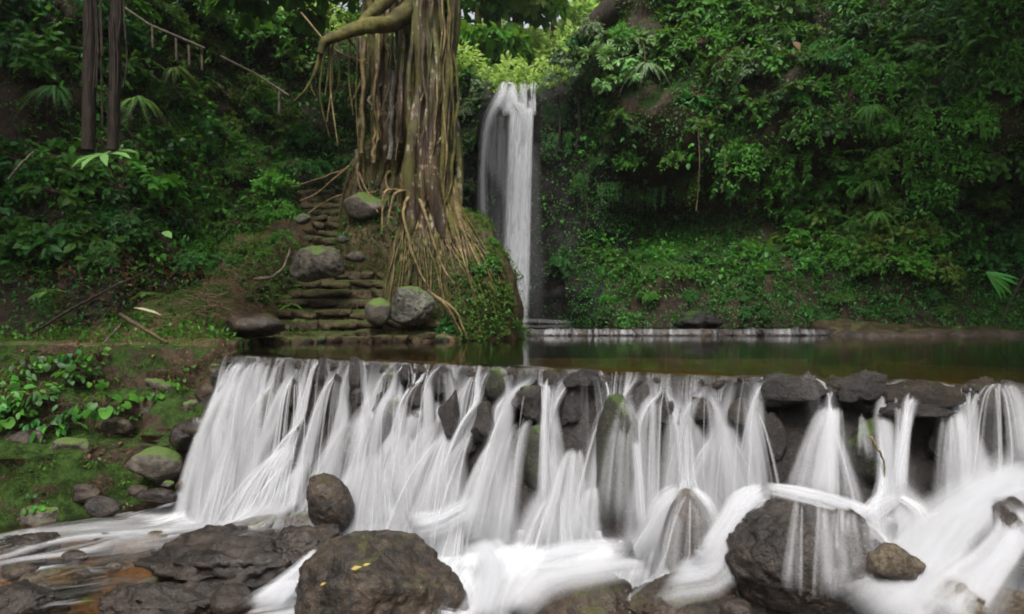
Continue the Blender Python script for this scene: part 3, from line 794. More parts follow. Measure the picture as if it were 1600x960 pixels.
blob(1460, 850, (.9, .8), 1.15, 4.7); blob(1540, 900, (.8, .8), .9, 4.3); blob(1330, 950, (.5, .35), .9, 4.5); blob(90, 880, (.5, .16), .45); blob(210, 830, (.9, .22), .5); blob(60, 930, (.4, .12), .35)
# the surface swells over rocks that stand in it
for (c, r) in OBST[:27]:
    dd = ((X-c[0])/(r[0]*1.25))**2+((Y-c[1])/(r[1]*1.4))**2
    Z = Z+0.05*np.exp(-dd)
q = np.stack([X*2, Y*2, 0*X], -1)
Z = Z+0.05*fbm(q, 81, 3)+0.12*foam*np.clip(fbm(q*0.8, 85, 3), -.3, 1)*sm(3, 0.4, b_)
Z = Z+0.16*sm(0.9, 0.2, b_)*sm(.5, 1.5, a_)
fu = np.cumsum(np.zeros_like(X), 1)
l_ = sm(-0.4, -1.4, X); r_ = sm(1.2, 2.6, X)
ang_u = l_*(-(X*.84+Y*.55))+(1-l_)*(1-r_)*(-(X*.24+Y*.97))+r_*(-(X*.62+Y*.78))
ang_v = l_*(-X*.55+Y*.84)+(1-l_)*(1-r_)*(-X*.97+Y*.24)+r_*(-X*.78+Y*.62)
keep = (b_ > -0.02).reshape(-1)
V = np.stack([X, Y, Z], -1).reshape(-1, 3); F = grid_faces(*X.shape)
F = F[keep[F].all(1)]
F = F[sdf(SHORE, *V[F].mean(1)[:, :2].T) < 0.3]
tag(link('stream_surface', mesh('stream_surface', V, F, M['foam'], attrs={'foam': foam.ravel()}, uv=np.stack([ang_u.ravel(), ang_v.ravel()], 1))), kind='structure')

# ------------------------------------------------------------ ribbons of water
def ribbons(Pts, Wd, Op, nv, bulge=0.22, g=rng):
    N, K = Pts.shape[:2]
    t_ = np.gradient(Pts, axis=1)
    L = np.linalg.norm(t_, axis=-1)
    t_ = t_/(L[..., None]+1e-9)
    sd_ = np.cross(t_, np.asarray(nv, float)); sd_ /= np.linalg.norm(sd_, axis=-1)[..., None]+1e-9
    up = np.cross(sd_, t_)
    w_ = Wd[..., None]*0.5
    V = np.stack([Pts-sd_*w_, Pts+up*w_*bulge*2, Pts+sd_*w_], 2)       # N,K,3,3
    s_ = np.cumsum(L, axis=1)+g.uniform(0, 50, (N, 1))
    uvv = np.zeros((N, K, 3, 2)); uvv[..., 0] = np.array([0, .5, 1.0]); uvv[..., 1] = s_[..., None]
    den = np.repeat(Op[..., None], 3, 2)
    rn = np.broadcast_to(g.uniform(0, 1, (N, 1, 1)), (N, K, 3))
    base = (np.arange(N)[:, None, None]*K+np.arange(K-1)[None, :, None])*3+np.arange(2)[None, None]
    base = base.ravel()
    F = np.stack([base, base+1, base+4, base+3], 1)
    return V.reshape(-1, 3), F, uvv.reshape(-1, 2), den.ravel(), rn.ravel()

def water_part(name, Pts, Wd, Op, nv, parent):
    V, F, uv, den, rn = ribbons(Pts, Wd, Op, nv)
    return child(name, V, F, M['silk'], parent, attrs={'den': den, 'rnd': rn}, uv=uv)

# --- water falling over the weir: particles run over the stones
wf = empty('weir_cascade', (0.5, 6.7, -1.6), 'white silky curtain of water pouring over the stone weir', 'cascade')
def simulate(p, v, steps=120, dt=0.014, fr=2.6):
    oc = np.array([o[0] for o in OBST]); orr = np.array([o[1] for o in OBST])+0.012
    nrm3 = np.array([WN[0], WN[1], BAT]); nl = np.linalg.norm(nrm3); nrm3 = nrm3/nl
    hist = [p.copy()]; alive = np.ones(len(p), bool); end = np.full(len(p), steps)
    for s_ in range(steps):
        v[alive, 2] -= 9.8*dt
        p[alive] += v[alive]*dt
        b = ab(p[:, 0], p[:, 1])[1]
        f = (b+BAT*p[:, 2]-0.03)/nl
        hit = alive & (f < 0)
        p[hit] -= f[hit, None]*nrm3
        vn = v[hit]@nrm3
        v[hit] -= np.minimum(vn, 0)[:, None]*nrm3
        v[hit] *= (1-fr*dt*.6)
        for _ in range(1):
            dlt = (p[:, None]-oc[None])/orr[None]
            q_ = (dlt**2).sum(-1)
            k_ = q_.argmin(1); qm = q_[np.arange(len(p)), k_]
            h = alive & (qm < 1)
            if h.any():
                dl = dlt[h, k_[h]]; rr = orr[k_[h]]
                gr = dl/rr; gr /= np.linalg.norm(gr, axis=1)[:, None]+1e-9
                # never push back into the wall
                gb = gr[:, 0]*WN[0]+gr[:, 1]*WN[1]
                gr[:, 0] -= np.minimum(gb, 0)*WN[0]*1.2; gr[:, 1] -= np.minimum(gb, 0)*WN[1]*1.2
                gr /= np.linalg.norm(gr, axis=1)[:, None]+1e-9
                p[h] = oc[k_[h]]+dl/np.sqrt(qm[h])[:, None]*rr
                vn = (v[h]*gr).sum(1)
                v[h] = v[h]-np.minimum(vn, 0)[:, None]*gr*1.02
                v[h] *= (1-fr*dt)
        lv = level(p[:, 0], p[:, 1])+0.03
        dead = alive & (p[:, 2] < lv)
        end[dead] = s_+1; alive &= ~dead
        hist.append(p.copy())
        if not alive.any(): break
    H = np.array(hist)                                   # T,N,3
    return H, np.minimum(end, len(hist)-1)
def resample(H, end, K=20):
    N = H.shape[1]; out = np.zeros((N, K, 3))
    for i in range(N):
        q_ = H[:end[i]+1, i]
        s_ = np.r_[0, np.cumsum(np.linalg.norm(np.diff(q_, axis=0), axis=1))]
        t_ = np.linspace(0, s_[-1], K)
        for c in range(3): out[i, :, c] = np.interp(t_, s_, q_[:, c])
    for _ in range(1):
        out[:, 1:-1] = 0.25*out[:, :-2]+0.5*out[:, 1:-1]+0.25*out[:, 2:]
    return out
def a_of(px):
    k_ = (px-800)/FPX
    return (k_*W0[1]-W0[0])/(WU[0]-k_*WU[1])
# how much water each stretch of the crest carries (pixel column, weight)
DEN = [(355, 1.6), (400, 1.5), (440, 1.1), (470, 1.25), (520, 1.2), (560, 0.95), (600, 1.4), (650, 1.25), (700, 1.05), (740, .9), (790, .9), (830, .5), (850, .85), (870, .25), (900, .55), (930, .55), (950, .3), (985, .85), (1005, .3), (1030, .7), (1060, .35), (1085, .6), (1110, .45), (1130, .2),
       (1150, .55), (1180, .6), (1205, .6), (1225, .08), (1262, .05), (1275, .55), (1312, .35), (1325, .0), (1395, .0), (1405, .7), (1430, .35), (1445, .1), (1475, .8), (1520, .85), (1545, .5), (1570, .7), (1590, .3), (1640, .8), (1900, .8)]
cand = rng.uniform(a_of(352), a_of(1800), 9000)
pxc = 800+(W0[0]+cand*WU[0])/(W0[1]+cand*WU[1])*FPX
wden = np.interp(pxc, [d[0] for d in DEN], [d[1] for d in DEN])
clump = np.clip(0.5+0.9*vnoise(np.stack([cand*7, cand*0, cand*0], -1), 77)+.6*vnoise(np.stack([cand*17, cand*0, cand*0+3], -1), 79), .04, 2)
a0 = cand[rng.uniform(0, 1.6, len(cand)) < wden*clump][:4200]
N = len(a0)
p = wpt(a0, rng.uniform(0.0, .05, N), rng.uniform(-.03, .0, N))
sp = rng.uniform(0.06, 0.34, N)*(.55+.45*sm(0, 1.2, a0))
v = np.zeros((N, 3)); v[:, :2] = WN*sp[:, None]+WU*rng.normal(0, .05, N)[:, None]
H, end = simulate(p, v)
RP = resample(H, end)
epx = to_px(RP[:, -1])[0]
ok = (np.linalg.norm(RP[:, -1]-RP[:, 0], axis=1) > 0.25) & ((epx > 300) | ((epx > 270) & (rng.uniform(0, 1, N) < .3)))
RP = RP[ok]; N = len(RP); a0 = a0[ok]
tK = np.linspace(0, 1, RP.shape[1])[None]
wide = rng.uniform(0, 1, (N, 1)) < .7
Wd = np.where(wide, rng.uniform(.08, .22, (N, 1)), rng.uniform(.025, .06, (N, 1)))*(0.45+1.4*tK)
Op = np.where(wide, rng.uniform(.06, .20, (N, 1)), rng.uniform(.10, .34, (N, 1)))*(.78+.22*sm(3.5,1.5,a0))[:, None]*(0.10+0.90*sm(0.02, .28, tK))*(1-0.2*tK)
nb = 14
bins = np.digitize(a0, np.linspace(a0.min(), a0.max()+1e-6, nb+1))-1
for k in range(nb):
    m_ = bins == k
    if m_.any(): water_part('water_sheet', RP[m_], Wd[m_], Op[m_], (WN[0], WN[1], 0.2), wf)
c2_ = rng.uniform(a_of(352), a_of(1800), 4200)
px2 = 800+(W0[0]+c2_*WU[0])/(W0[1]+c2_*WU[1])*FPX
w2 = np.interp(px2, [d[0] for d in DEN], [d[1] for d in DEN])*(.4+.8*vnoise(np.stack([c2_*14, c2_*0, c2_*0+5], -1), 78))
c2_ = c2_[rng.uniform(0, 1.2, len(c2_)) < w2+.10*(w2 > .05)]; n2_ = len(c2_)
p = wpt(c2_, rng.uniform(0.0, .03, n2_), rng.uniform(-.03, .0, n2_)); v = np.zeros((n2_, 3)); v[:, :2] = WN*rng.uniform(.01, .14, n2_)[:, None]+WU*rng.normal(0, .03, n2_)[:, None]
H, end = simulate(p, v, fr=1.2); R2 = resample(H, end, 22)
ok = (to_px(R2[:, -1])[0] > 300) & (np.linalg.norm(R2[:, -1]-R2[:, 0], axis=1) > .1); R2 = R2[ok]; n2_ = len(R2); c2_ = c2_[ok]
t2 = np.linspace(0, 1, 22)[None]
W2 = rng.uniform(.010, .032, (n2_, 1))*(.6+1.2*t2); O2 = rng.uniform(.15, .6, (n2_, 1))*(.35+.65*sm(0, .15, t2))*(1-.35*t2)
for k in range(nb):
    m_ = (np.digitize(c2_, np.linspace(c2_.min(), c2_.max()+1e-6, nb+1))-1) == k
    if m_.any(): water_part('drip_strand', R2[m_], W2[m_], O2[m_], (WN[0], WN[1], 0.2), wf)

# --- hand-placed jets and fans, seen one by one in the photograph
def fan(name, top_l, top_r, bot_l, bot_r, n, op, wdt, parent, arc=0.5, jit=0.02, nv=(WN[0], WN[1], .3), K=18, mid=None):
    T0, T1, B0, B1 = [P(*q) for q in (top_l, top_r, bot_l, bot_r)]
    e = rng.uniform(0, 1, n)[:, None, None]; t_ = np.linspace(0, 1, K)[None, :, None]
    A = T0*(1-e)+T1*e; B = B0*(1-e)+B1*e
    A = A+rng.normal(0, jit, (n, 1, 3)); B = B+rng.normal(0, jit, (n, 1, 3))
    pts = A*(1-t_)+B*t_
    pts[..., 2] = (A[..., 2]*(1-t_[..., 0]**(1+arc))+B[..., 2]*t_[..., 0]**(1+arc))
    wd = rng.uniform(.5, 2.2, (n, 1))*wdt*(0.6+0.9*t_[..., 0])
    o_ = rng.uniform(.4, 1.2, (n, 1))*op*(sm(0, .12, t_[..., 0]))*(1-0.8*sm(.82, 1, t_[..., 0]))
    return water_part(name, pts, wd, o_, nv, parent)
def stream(name, ctrl, n, op, parent, nv=(0, -.5, 1), K=26, spread=1.0):
    """bundle of strands along control points (px, py, depth, half width in metres)"""
    C = np.array([[*P(c[0], c[1], c[2]), c[3]] for c in ctrl])
    C = pathpts(C, n=K)
    t_ = np.gradient(C[:, :3], axis=0); t_ /= np.linalg.norm(t_, axis=1)[:, None]
    sd_ = np.cross(t_, np.array(nv, float)); sd_ /= np.linalg.norm(sd_, axis=1)[:, None]+1e-9
    up = np.cross(sd_, t_)
    e = np.clip(rng.normal(0, .5, (n, 1, 1)), -1.2, 1.2)
    hgt = rng.uniform(0, .03, (n, 1, 1))
    dr = np.cumsum(rng.normal(0, .03, (n, K, 1)), 1)
    pts = C[None, :, :3]+sd_[None]*C[None, :, 3:4]*(e+dr*.5)*spread+up[None]*(hgt+0.02*(1-np.abs(e)))
    s_ = np.linspace(0, 1, K)[None]
    wd = rng.uniform(.25, .9, (n, 1))*C[None, :, 3]*1.2
    o_ = rng.uniform(.3, 1.2, (n, 1))*op*sm(0, .15, s_)*(1-sm(.8, 1, s_))
    return water_part(name, pts, wd, o_, nv, parent)
G = 'water_fan'
fan(G, (1288, 640, 5.45), (1308, 640, 5.4), (1225, 780, 5.15), (1310, 795, 5.05), 36, .24, .05, wf)
fan('water_jet', (1300, 636, 5.4), (1314, 640, 5.38), (1290, 795, 5.1), (1314, 800, 5.05), 18, .36, .03, wf)
fan('water_jet', (1412, 624, 5.2), (1432, 624, 5.18), (1400, 780, 4.95), (1408, 780, 4.9), 26, .5, .03, wf)
fan(G, (1478, 652, 5.1), (1500, 650, 5.05), (1465, 800, 4.8), (1520, 795, 4.75), 28, .22, .04, wf)
fan(G, (1500, 612, 5.25), (1525, 612, 5.2), (1495, 700, 5.05), (1525, 770, 4.95), 24, .22, .03, wf)
fan(G, (1338, 650, 5.35), (1350, 655, 5.33), (1345, 700, 5.2), (1360, 720, 5.2), 10, .22, .03, wf)
fan('water_jet', (850, 600, 6.5), (856, 600, 6.5), (846, 800, 6.25), (856, 800, 6.25), 20, .5, .025, wf)
fan(G, (890, 705, 6.25), (905, 705, 6.2), (842, 850, 5.95), (920, 855, 5.95), 36, .26, .05, wf)
fan(G, (920, 770, 6.1), (930, 760, 6.1), (890, 860, 5.9), (935, 860, 5.9), 20, .26, .04, wf)
fan(G, (970, 630, 6.1), (985, 628, 6.1), (935, 800, 5.85), (1005, 850, 5.8), 26, .16, .05, wf)
fan('water_jet', (990, 690, 6.0), (996, 690, 6.0), (1000, 830, 5.85), (1012, 840, 5.85), 20, .5, .025, wf)
fan(G, (1015, 625, 6.05), (1030, 625, 6.0), (1010, 850, 5.75), (1030, 850, 5.7), 20, .24, .03, wf)
fan(G, (690, 630, 7.2), (715, 645, 7.1), (560, 760, 7.1), (650, 800, 6.7), 50, .22, .06, wf, arc=.8)
fan(G, (370, 570, 8.4), (420, 570, 8.3), (300, 770, 8.15), (400, 790, 7.6), 70, .22, .06, wf, arc=.8)
fan(G, (300, 655, 8.3), (370, 655, 8.1), (305, 765, 8.1), (380, 770, 7.8), 60, .38, .06, wf)
fan(G, (770, 695, 6.7), (830, 650, 6.6), (700, 840, 6.4), (800, 850, 6.1), 44, .24, .06, wf, arc=.6)
fan(G, (550, 770, 7.2), (565, 765, 7.2), (545, 820, 6.8), (640, 815, 6.6), 34, .22, .05, wf)
# water sliding over the boulders
stream('water_slide', [(1200, 765, 5.0, .06), (1165, 785, 4.9, .10), (1130, 840, 4.8, .10), (1105, 890, 4.8, .16), (1060, 905, 5.0, .3)], 60, .30, wf)
stream('water_slide', [(1190, 765, 4.9, .05), (1260, 778, 4.75, .08), (1330, 800, 4.8, .10), (1400, 830, 4.7, .08)], 46, .30, wf)
stream('water_slide', [(1060, 762, 5.5, .03), (1035, 785, 5.4, .06), (1015, 840, 5.4, .08), (1000, 875, 5.5, .12)], 36, .28, wf, nv=(0, -1, .3))
stream('water_slide', [(1080, 762, 5.5, .03), (1105, 790, 5.4, .05), (1118, 830, 5.4, .05)], 30, .34, wf, nv=(0, -1, .3))
stream('water_slide', [(1402, 778, 4.85, .03), (1370, 795, 4.75, .06), (1350, 815, 4.7, .06)], 26, .32, wf, nv=(0, -1, .3))
stream('water_slide', [(1402, 778, 4.85, .03), (1430, 800, 4.75, .05), (1440, 830, 4.7, .05)], 24, .34, wf, nv=(0, -1, .3))
stream('water_slide', [(1640, 740, 4.7, .2), (1560, 775, 4.6, .16), (1490, 820, 4.5, .16), (1450, 870, 4.4, .2), (1400, 930, 4.2, .25), (1340, 975, 4.1, .3)], 80, .22, wf)
stream('water_slide', [(1600, 800, 4.4, .1), (1570, 860, 4.2, .1), (1520, 920, 4.1, .14), (1470, 980, 4.0, .18)], 50, .26, wf)
fan('water_veil', (1240, 785, 4.5), (1340, 800, 4.5), (1230, 925, 4.22), (1340, 940, 4.25), 22, .26, .03, wf)
fan('water_veil', (1265, 790, 4.4), (1380, 815, 4.5), (1290, 930, 4.2), (1370, 900, 4.3), 34, .13, .07, wf)
stream('water_slide', [(700, 800, 6.6, .05), (740, 785, 6.5, .08), (690, 815, 6.4, .12), (640, 828, 6.3, .15)], 40, .3, wf)
stream('water_slide', [(745, 850, 6.0, .16), (770, 890, 5.6, .17), (765, 940, 5.1, .17), (750, 985, 4.7, .2)], 60, .24, wf)
stream('water_slide', [(990, 862, 5.6, .12), (900, 868, 5.6, .14), (830, 890, 5.4, .12), (800, 940, 5.0, .14), (790, 990, 4.6, .15)], 50, .24, wf)
stream('water_slide', [(1010, 890, 5.2, .1), (940, 895, 4.9, .12), (850, 915, 4.8, .14), (800, 970, 4.5, .12)], 50, .20, wf)
stream('water_slide', [(500, 830, 6.6, .05), (490, 870, 6.0, .06), (450, 915, 5.6, .10), (400, 960, 5.2, .14)], 60, .26, wf)

# --- drifting foam streaks on the lower stream
def drift(n, xr, yr, op, ln, wd0):
    x = rng.uniform(*xr, n); y = rng.uniform(*yr, n); K = 16
    pts = np.zeros((n, K, 3)); st = ln/K
    ro = [o for o in OBST[:27]]
    for k_ in range(K):
        pts[:, k_, 0] = x; pts[:, k_, 1] = y
        fx_, fy_ = flow(x, y)
        for c, r in ro:
            dx, dy = (x-c[0])/(r[0]*1.15), (y-c[1])/(r[1]*1.15); d2 = dx*dx+dy*dy
            s_ = np.exp(-d2*0.9)*1.3
            fx_ = fx_+dx*s_; fy_ = fy_+dy*s_
        nn = np.hypot(fx_, fy_)+1e-6
        x = x+fx_/nn*st; y = y+fy_/nn*st
    Zs = level(pts[..., 0], pts[..., 1])+0.035
    q = np.stack([pts[..., 0]*2, pts[..., 1]*2, 0*Zs], -1)
    pts[..., 2] = Zs+0.05*fbm(q, 81, 3)+0.02
    b = ab(pts[..., 0], pts[..., 1])[1]
    okk = (b.min(1) > 0.05) & (pts[:, 0, 1] > 3.2)
    pts = pts[okk]; n = len(pts)
    t_ = np.linspace(0, 1, K)[None]
    return pts, rng.uniform(.4, 1.5, (n, 1))*wd0+0*t_, rng.uniform(.3, 1.1, (n, 1))*op*np.sin(np.pi*t_)
for (n, xr, yr, op, ln, wd) in [(200, (-4.4, -1.3), (6.9, 8.0), .22, 1.6, .10), (120, (-5.5, -2.5), (6.0, 7.4), .07, 1.3, .06), (120, (-1.3, 1.2), (5.6, 6.5), .32, .8, .09), (110, (1.0, 3.8), (3.6, 4.9), .26, .8, .08)]:
    pp_, ww_, oo_ = drift(n, xr, yr, op, ln, wd)
    water_part('foam_streak', pp_, ww_, oo_, (0, 0, 1), wf)

# ------------------------------------------------------------ the high waterfall
wh = empty('waterfall', (0.1, 18.4, 0.17), 'tall thin waterfall dropping down the dark cliff behind the pool', 'waterfall')
fan('main_column', (800, 172, 18.35), (830, 170, 18.35), (793, 505, 18.0), (815, 505, 18.0), 74, 1.3, .13, wh, arc=.4, jit=.03, nv=(0, -1, .1), K=26)
fan('bright_core', (812, 172, 18.3), (828, 172, 18.3), (799, 505, 17.95), (811, 505, 17.95), 46, 1.8, .12, wh, arc=.4, jit=.03, nv=(0, -1, .1), K=26)
fan('lip_flow', (782, 130, 18.85), (800, 130, 18.85), (765, 185, 18.3), (805, 180, 18.3), 18, .55, .10, wh, arc=.3, jit=.03, nv=(0, -1, .1))
fan('lip_flow', (795, 130, 18.8), (822, 130, 18.8), (800, 180, 18.3), (822, 175, 18.3), 12, .4, .10, wh, arc=.3, jit=.03, nv=(0, -1, .1))
fan('lip_flow', (826, 130, 18.75), (838, 130, 18.75), (820, 180, 18.4), (834, 180, 18.35), 12, .6, .06, wh, arc=.2, jit=.03, nv=(0, -1, .1))
fan('left_veil', (762, 182, 18.0), (800, 178, 17.95), (756, 260, 17.95), (798, 330, 17.95), 46, .10, .08, wh, arc=.3, jit=.03, nv=(0, -1, .1))
fan('left_veil', (755, 210, 18.0), (790, 200, 17.95), (765, 400, 17.9), (795, 505, 17.9), 22, .07, .10, wh, arc=.3, jit=.04, nv=(0, -1, .1), K=24)
fan('right_veil', (832, 200, 18.2), (840, 250, 18.2), (820, 505, 18.0), (850, 500, 18.0), 12, .03, .20, wh, arc=.3, jit=.05, nv=(0, -1, .1), K=24)
stream('left_branch', [(797, 131, 18.75, .10), (780, 158, 18.25, .12), (765, 185, 18.0, .10), (757, 225, 17.9, .09), (754, 290, 17.9, .10), (757, 370, 17.9, .10)], 46, .20, wh, nv=(0, -1, .1))
stream('right_branch', [(795, 133, 18.7, .08), (805, 160, 18.35, .10), (818, 180, 18.2, .14), (818, 230, 18.15, .14)], 34, .35, wh, nv=(0, -1, .1))
stream('splash_foam', [(770, 503, 17.8, .14), (815, 503, 17.6, .16), (870, 505, 17.5, .14), (900, 506, 17.4, .06)], 16, .05, wh, nv=(0, -.3, 1))

# ------------------------------------------------------------ the small far weir
fw = empty('low_weir', (3.2, 14.5, 0.0), 'low straight stone weir at the far side of the pool', 'weir')
x = 0.0
while x < 6.75:
    r = rng.uniform(.05, .20)
    link('stone', random.choice(STC if rng.random() < .25 else STN), fw, np.array([x, 14.47+rng.uniform(-.04, .05), .04+rng.uniform(-.06, .03)])-np.array(fw.location), (rng.uniform(-.3, .3), rng.uniform(-.3, .3), rng.uniform(0, 6)), (r, .1, rng.uniform(.08, .125)))
    x += r*rng.uniform(1.2, 1.9)
V, F = ico(2)
lw = np.array([[(0.0, 14.44), (6.8, 14.44)], [(0.0, 14.62), (6.8, 14.62)]])
bx = np.array([(x_, y_, z_) for x_ in (-.1, 6.85) for y_ in (14.46, 14.7) for z_ in (-.5, .13)])
child('wall_core', bx, np.array([[0, 1, 3, 2], [4, 6, 7, 5], [0, 4, 5, 1], [2, 3, 7, 6], [1, 5, 7, 3], [0, 2, 6, 4]]), M['weir'], fw, smooth=False)
fc = empty('low_cascade', (3.2, 14.35, 0.0), 'thin white line of water spilling over the far low weir', 'cascade')
for (p0, p1, n, op) in [(812, 850, 26, .22), (852, 905, 60, .45), (905, 960, 50, .4), (960, 1118, 190, .5), (1145, 1180, 40, .4), (1180, 1288, 110, .42)]:
    q0 = p0
    while q0 < p1:                       # uneven spills between the stones
        q1 = min(p1, q0+rng.uniform(5, 22)); m_ = max(2, int(n*(q1-q0)/(p1-p0)*rng.uniform(.2, 1.1)))
        fan('water_sheet', (q0, 514+rng.uniform(-.5, 2), 14.42), (q1, 514+rng.uniform(-.5, 2), 14.42), (q0, 524.3, 14.3), (q1, 524.3, 14.3), m_, op*rng.uniform(.10, .5), .06, fc, arc=.4, jit=.01, nv=(0, -1, .1), K=6)
        q0 = q1+rng.uniform(0, 5)

# ============================================================ PLANTS
def norm(v): return v/(np.linalg.norm(v, axis=-1, keepdims=True)+1e-9)

T_LANCE = (np.array([(0, 0, 0), (.38, .20, .05), (1, 0, -.08), (.38, -.20, .05)]), np.array([(0, 2, 1), (0, 3, 2)]))
T_OVAL = (np.array([(0, 0, 0), (.25, .24, .05), (.65, .23, .04), (1, 0, -.12), (.65, -.23, .04), (.25, -.24, .05), (.5, 0, .0)]), np.array([(0, 6, 1), (1, 6, 2), (2, 6, 3), (3, 6, 4), (4, 6, 5), (5, 6, 0)]))
_a = np.linspace(0, 2*np.pi, 11)[:-1]
_r = np.array([.55, .55, .52, .50, .42, .18, .42, .50, .52, .55])
T_ROUND = (np.vstack([[(0.5, 0, 0.0)], np.stack([.5+_r*np.cos(_a)*.95, _r*np.sin(_a)*.95, .09*np.sin(_a)**2-.20*np.cos(_a)**2*(np.cos(_a) > 0)+.05*np.sin(_a*3)], 1)]), np.array([(0, k+1, (k+1) % 10+1) for k in range(10)]))
T_STRAP = (np.array([(0, 0, 0), (.3, .05, .02), (.7, .045, -.03), (1, 0, -.14), (.7, -.045, -.03), (.3, -.05, .02)]), np.array([(0, 5, 1), (1, 5, 4), (1, 4, 2), (2, 4, 3)]))
def palm_t():
    V, F = [], []
    for k, an in enumerate(np.linspace(-2.1, 2.1, 7)):
        l = 1-.13*abs(an); c, s_ = math.cos(an), math.sin(an); b = len(V)
        for (x, y, z) in [(0, 0, 0), (.4, .10, .02), (.75, .09, -.02), (1, 0, -.16), (.75, -.09, -.02), (.4, -.10, .02), (.5, 0, -.02)]:
            x *= l; V.append((x*c-y*s_, x*s_+y*c, z))
        F += [(b, b+6, b+1), (b+1, b+6, b+2), (b+2, b+6, b+3), (b+3, b+6, b+4), (b+4, b+6, b+5), (b+5, b+6, b)]
    return np.array(V, float), np.array(F)
T_PALM = palm_t()

def leaves(T, pos, dr, nr, size, g=rng, tint=None):
    """many copies of a leaf: dr = direction it points, nr = rough up side"""
    V0, F0 = T; n = len(pos)
    x = norm(np.asarray(dr, float)); y = norm(np.cross(nr, x)); z = np.cross(x, y)
    sz = np.broadcast_to(np.asarray(size, float), (n,))[:, None, None]
    wd = g.uniform(.8, 1.2, (n, 1, 1))
    V = pos[:, None]+sz*(V0[None, :, 0:1]*x[:, None]+V0[None, :, 1:2]*wd*y[:, None]+V0[None, :, 2:3]*z[:, None])
    F = (F0[None]+(np.arange(n)*len(V0))[:, None, None]).reshape(-1, 3)
    tt_ = g.uniform(0, 1, n) if tint is None else tint
    return V.reshape(-1, 3), F, np.repeat(tt_, len(V0))

def cat3(L):
    Vs, Fs, Ts, o = [], [], [], 0
    for V, F, T in L:
        Vs.append(V); Fs.append(F+o); Ts.append(T); o += len(V)
    return np.vstack(Vs), np.vstack(Fs), np.concatenate(Ts)

def make_bush(seed, R0=0.6, flat=0.8, twigs=75, per=15, leaf=.10, T=T_LANCE, droop=.5, spread=1.0, up=.2):
    """leafy crown on bent twigs, unit in metres; stems as tubes"""
    g = np.random.default_rng(seed)
    P_, D_, N_, S_ = [], [], [], []
    st = []
    lobes = [norm(g.normal(size=3)*np.array([1, 1, .6])+np.array([0, 0, up])) for _ in range(7)]
    for k in range(twigs):
        lb = lobes[g.integers(7)]
        d = norm(lb+g.normal(size=3)*.42+np.array([0, 0, .1]))
        if d[2] < -.25: d[2] *= -.5
        L = R0*g.uniform(.55, 1.08)*np.array([1, 1, flat])
        s_ = np.linspace(0, 1, 9)[:, None]
        c = d*L*s_
        c[:, 2] -= droop*R0*.45*s_[:, 0]**2.2
        c += np.cumsum(g.normal(0, .012*R0/.6, (9, 3)), 0)
        if k % 3 == 0: st.append(tube(c, np.linspace(.012, .004, 9)*R0/.6, 4))
        tt_ = g.uniform(.35, 1.0, per)**.8; tt_[:4] = 1.0
        q_ = np.stack([np.interp(tt_, s_[:, 0], c[:, j]) for j in range(3)], 1)
        tdir = norm(c[-1]-c[-3])
        side = norm(g.normal(size=(per, 3)))
        dl = norm(tdir*.7+side*.75+np.array([0, 0, -.25*droop]))
        P_.append(q_); D_.append(dl)
        N_.append(norm(np.array([0, 0, 1.0])+g.normal(size=(per, 3))*.28+d*.45))
        S_.append(leaf*g.uniform(.6, 1.25, per))
    V, F, t_ = leaves(T, np.vstack(P_), np.vstack(D_), np.vstack(N_), np.concatenate(S_), g)
    t_ = np.clip(t_*.55+.45*g.uniform(0, 1), 0, 1)
    sV, sF = join(st)
    return (V, F, t_), (sV, sF)

def frond(g, L, az, rise, droop, pin=.22, n=26, tw=.0, taper=1.0):
    """arched fern frond: rachis tube and two rows of pinnae"""
    s_ = np.linspace(0, 1, n)
    h = np.array([math.cos(az), math.sin(az), 0])
    c = h*(s_[:, None]*L*math.cos(rise))+np.array([0, 0, 1.0])*(s_*L*math.sin(rise)-droop*L*s_**2.1)[:, None]
    t_ = norm(np.gradient(c, axis=0))
    sd_ = norm(np.cross(t_, np.array([0, 0, 1.0]))); up_ = np.cross(sd_, t_)
    out = []
    w_ = pin*L*np.sin(np.pi*np.clip(s_*.93+.07, 0, 1))**.7
    for sg in (-1, 1):
        sl = slice(3, n)
        out.append(leaves(T_LANCE, c[sl], norm(sd_[sl]*sg+t_[sl]*.45-up_[sl]*.28), up_[sl]+0*c[sl], w_[sl], g, np.full(n-3, g.uniform(.2, 1))))
    V, F, tt_ = cat3(out)
    V = V.copy()
    return (V, F, tt_), tube(c, np.linspace(.008, .003, n)*max(L, .4), 4)

def make_fern(seed, n=9, L=.8, droop=.75, rise=(.5, 1.1), fan_=2*math.pi, pin=.2, az0=0):
    g = np.random.default_rng(seed); A, B = [], []
    for k in range(n):
        f, r = frond(g, L*g.uniform(.7, 1.1), az0+fan_*(k+.5*g.uniform(-1, 1))/n, g.uniform(*rise), droop*g.uniform(.7, 1.2), pin)
        A.append(f); B.append(r)
    return cat3(A), join(B)

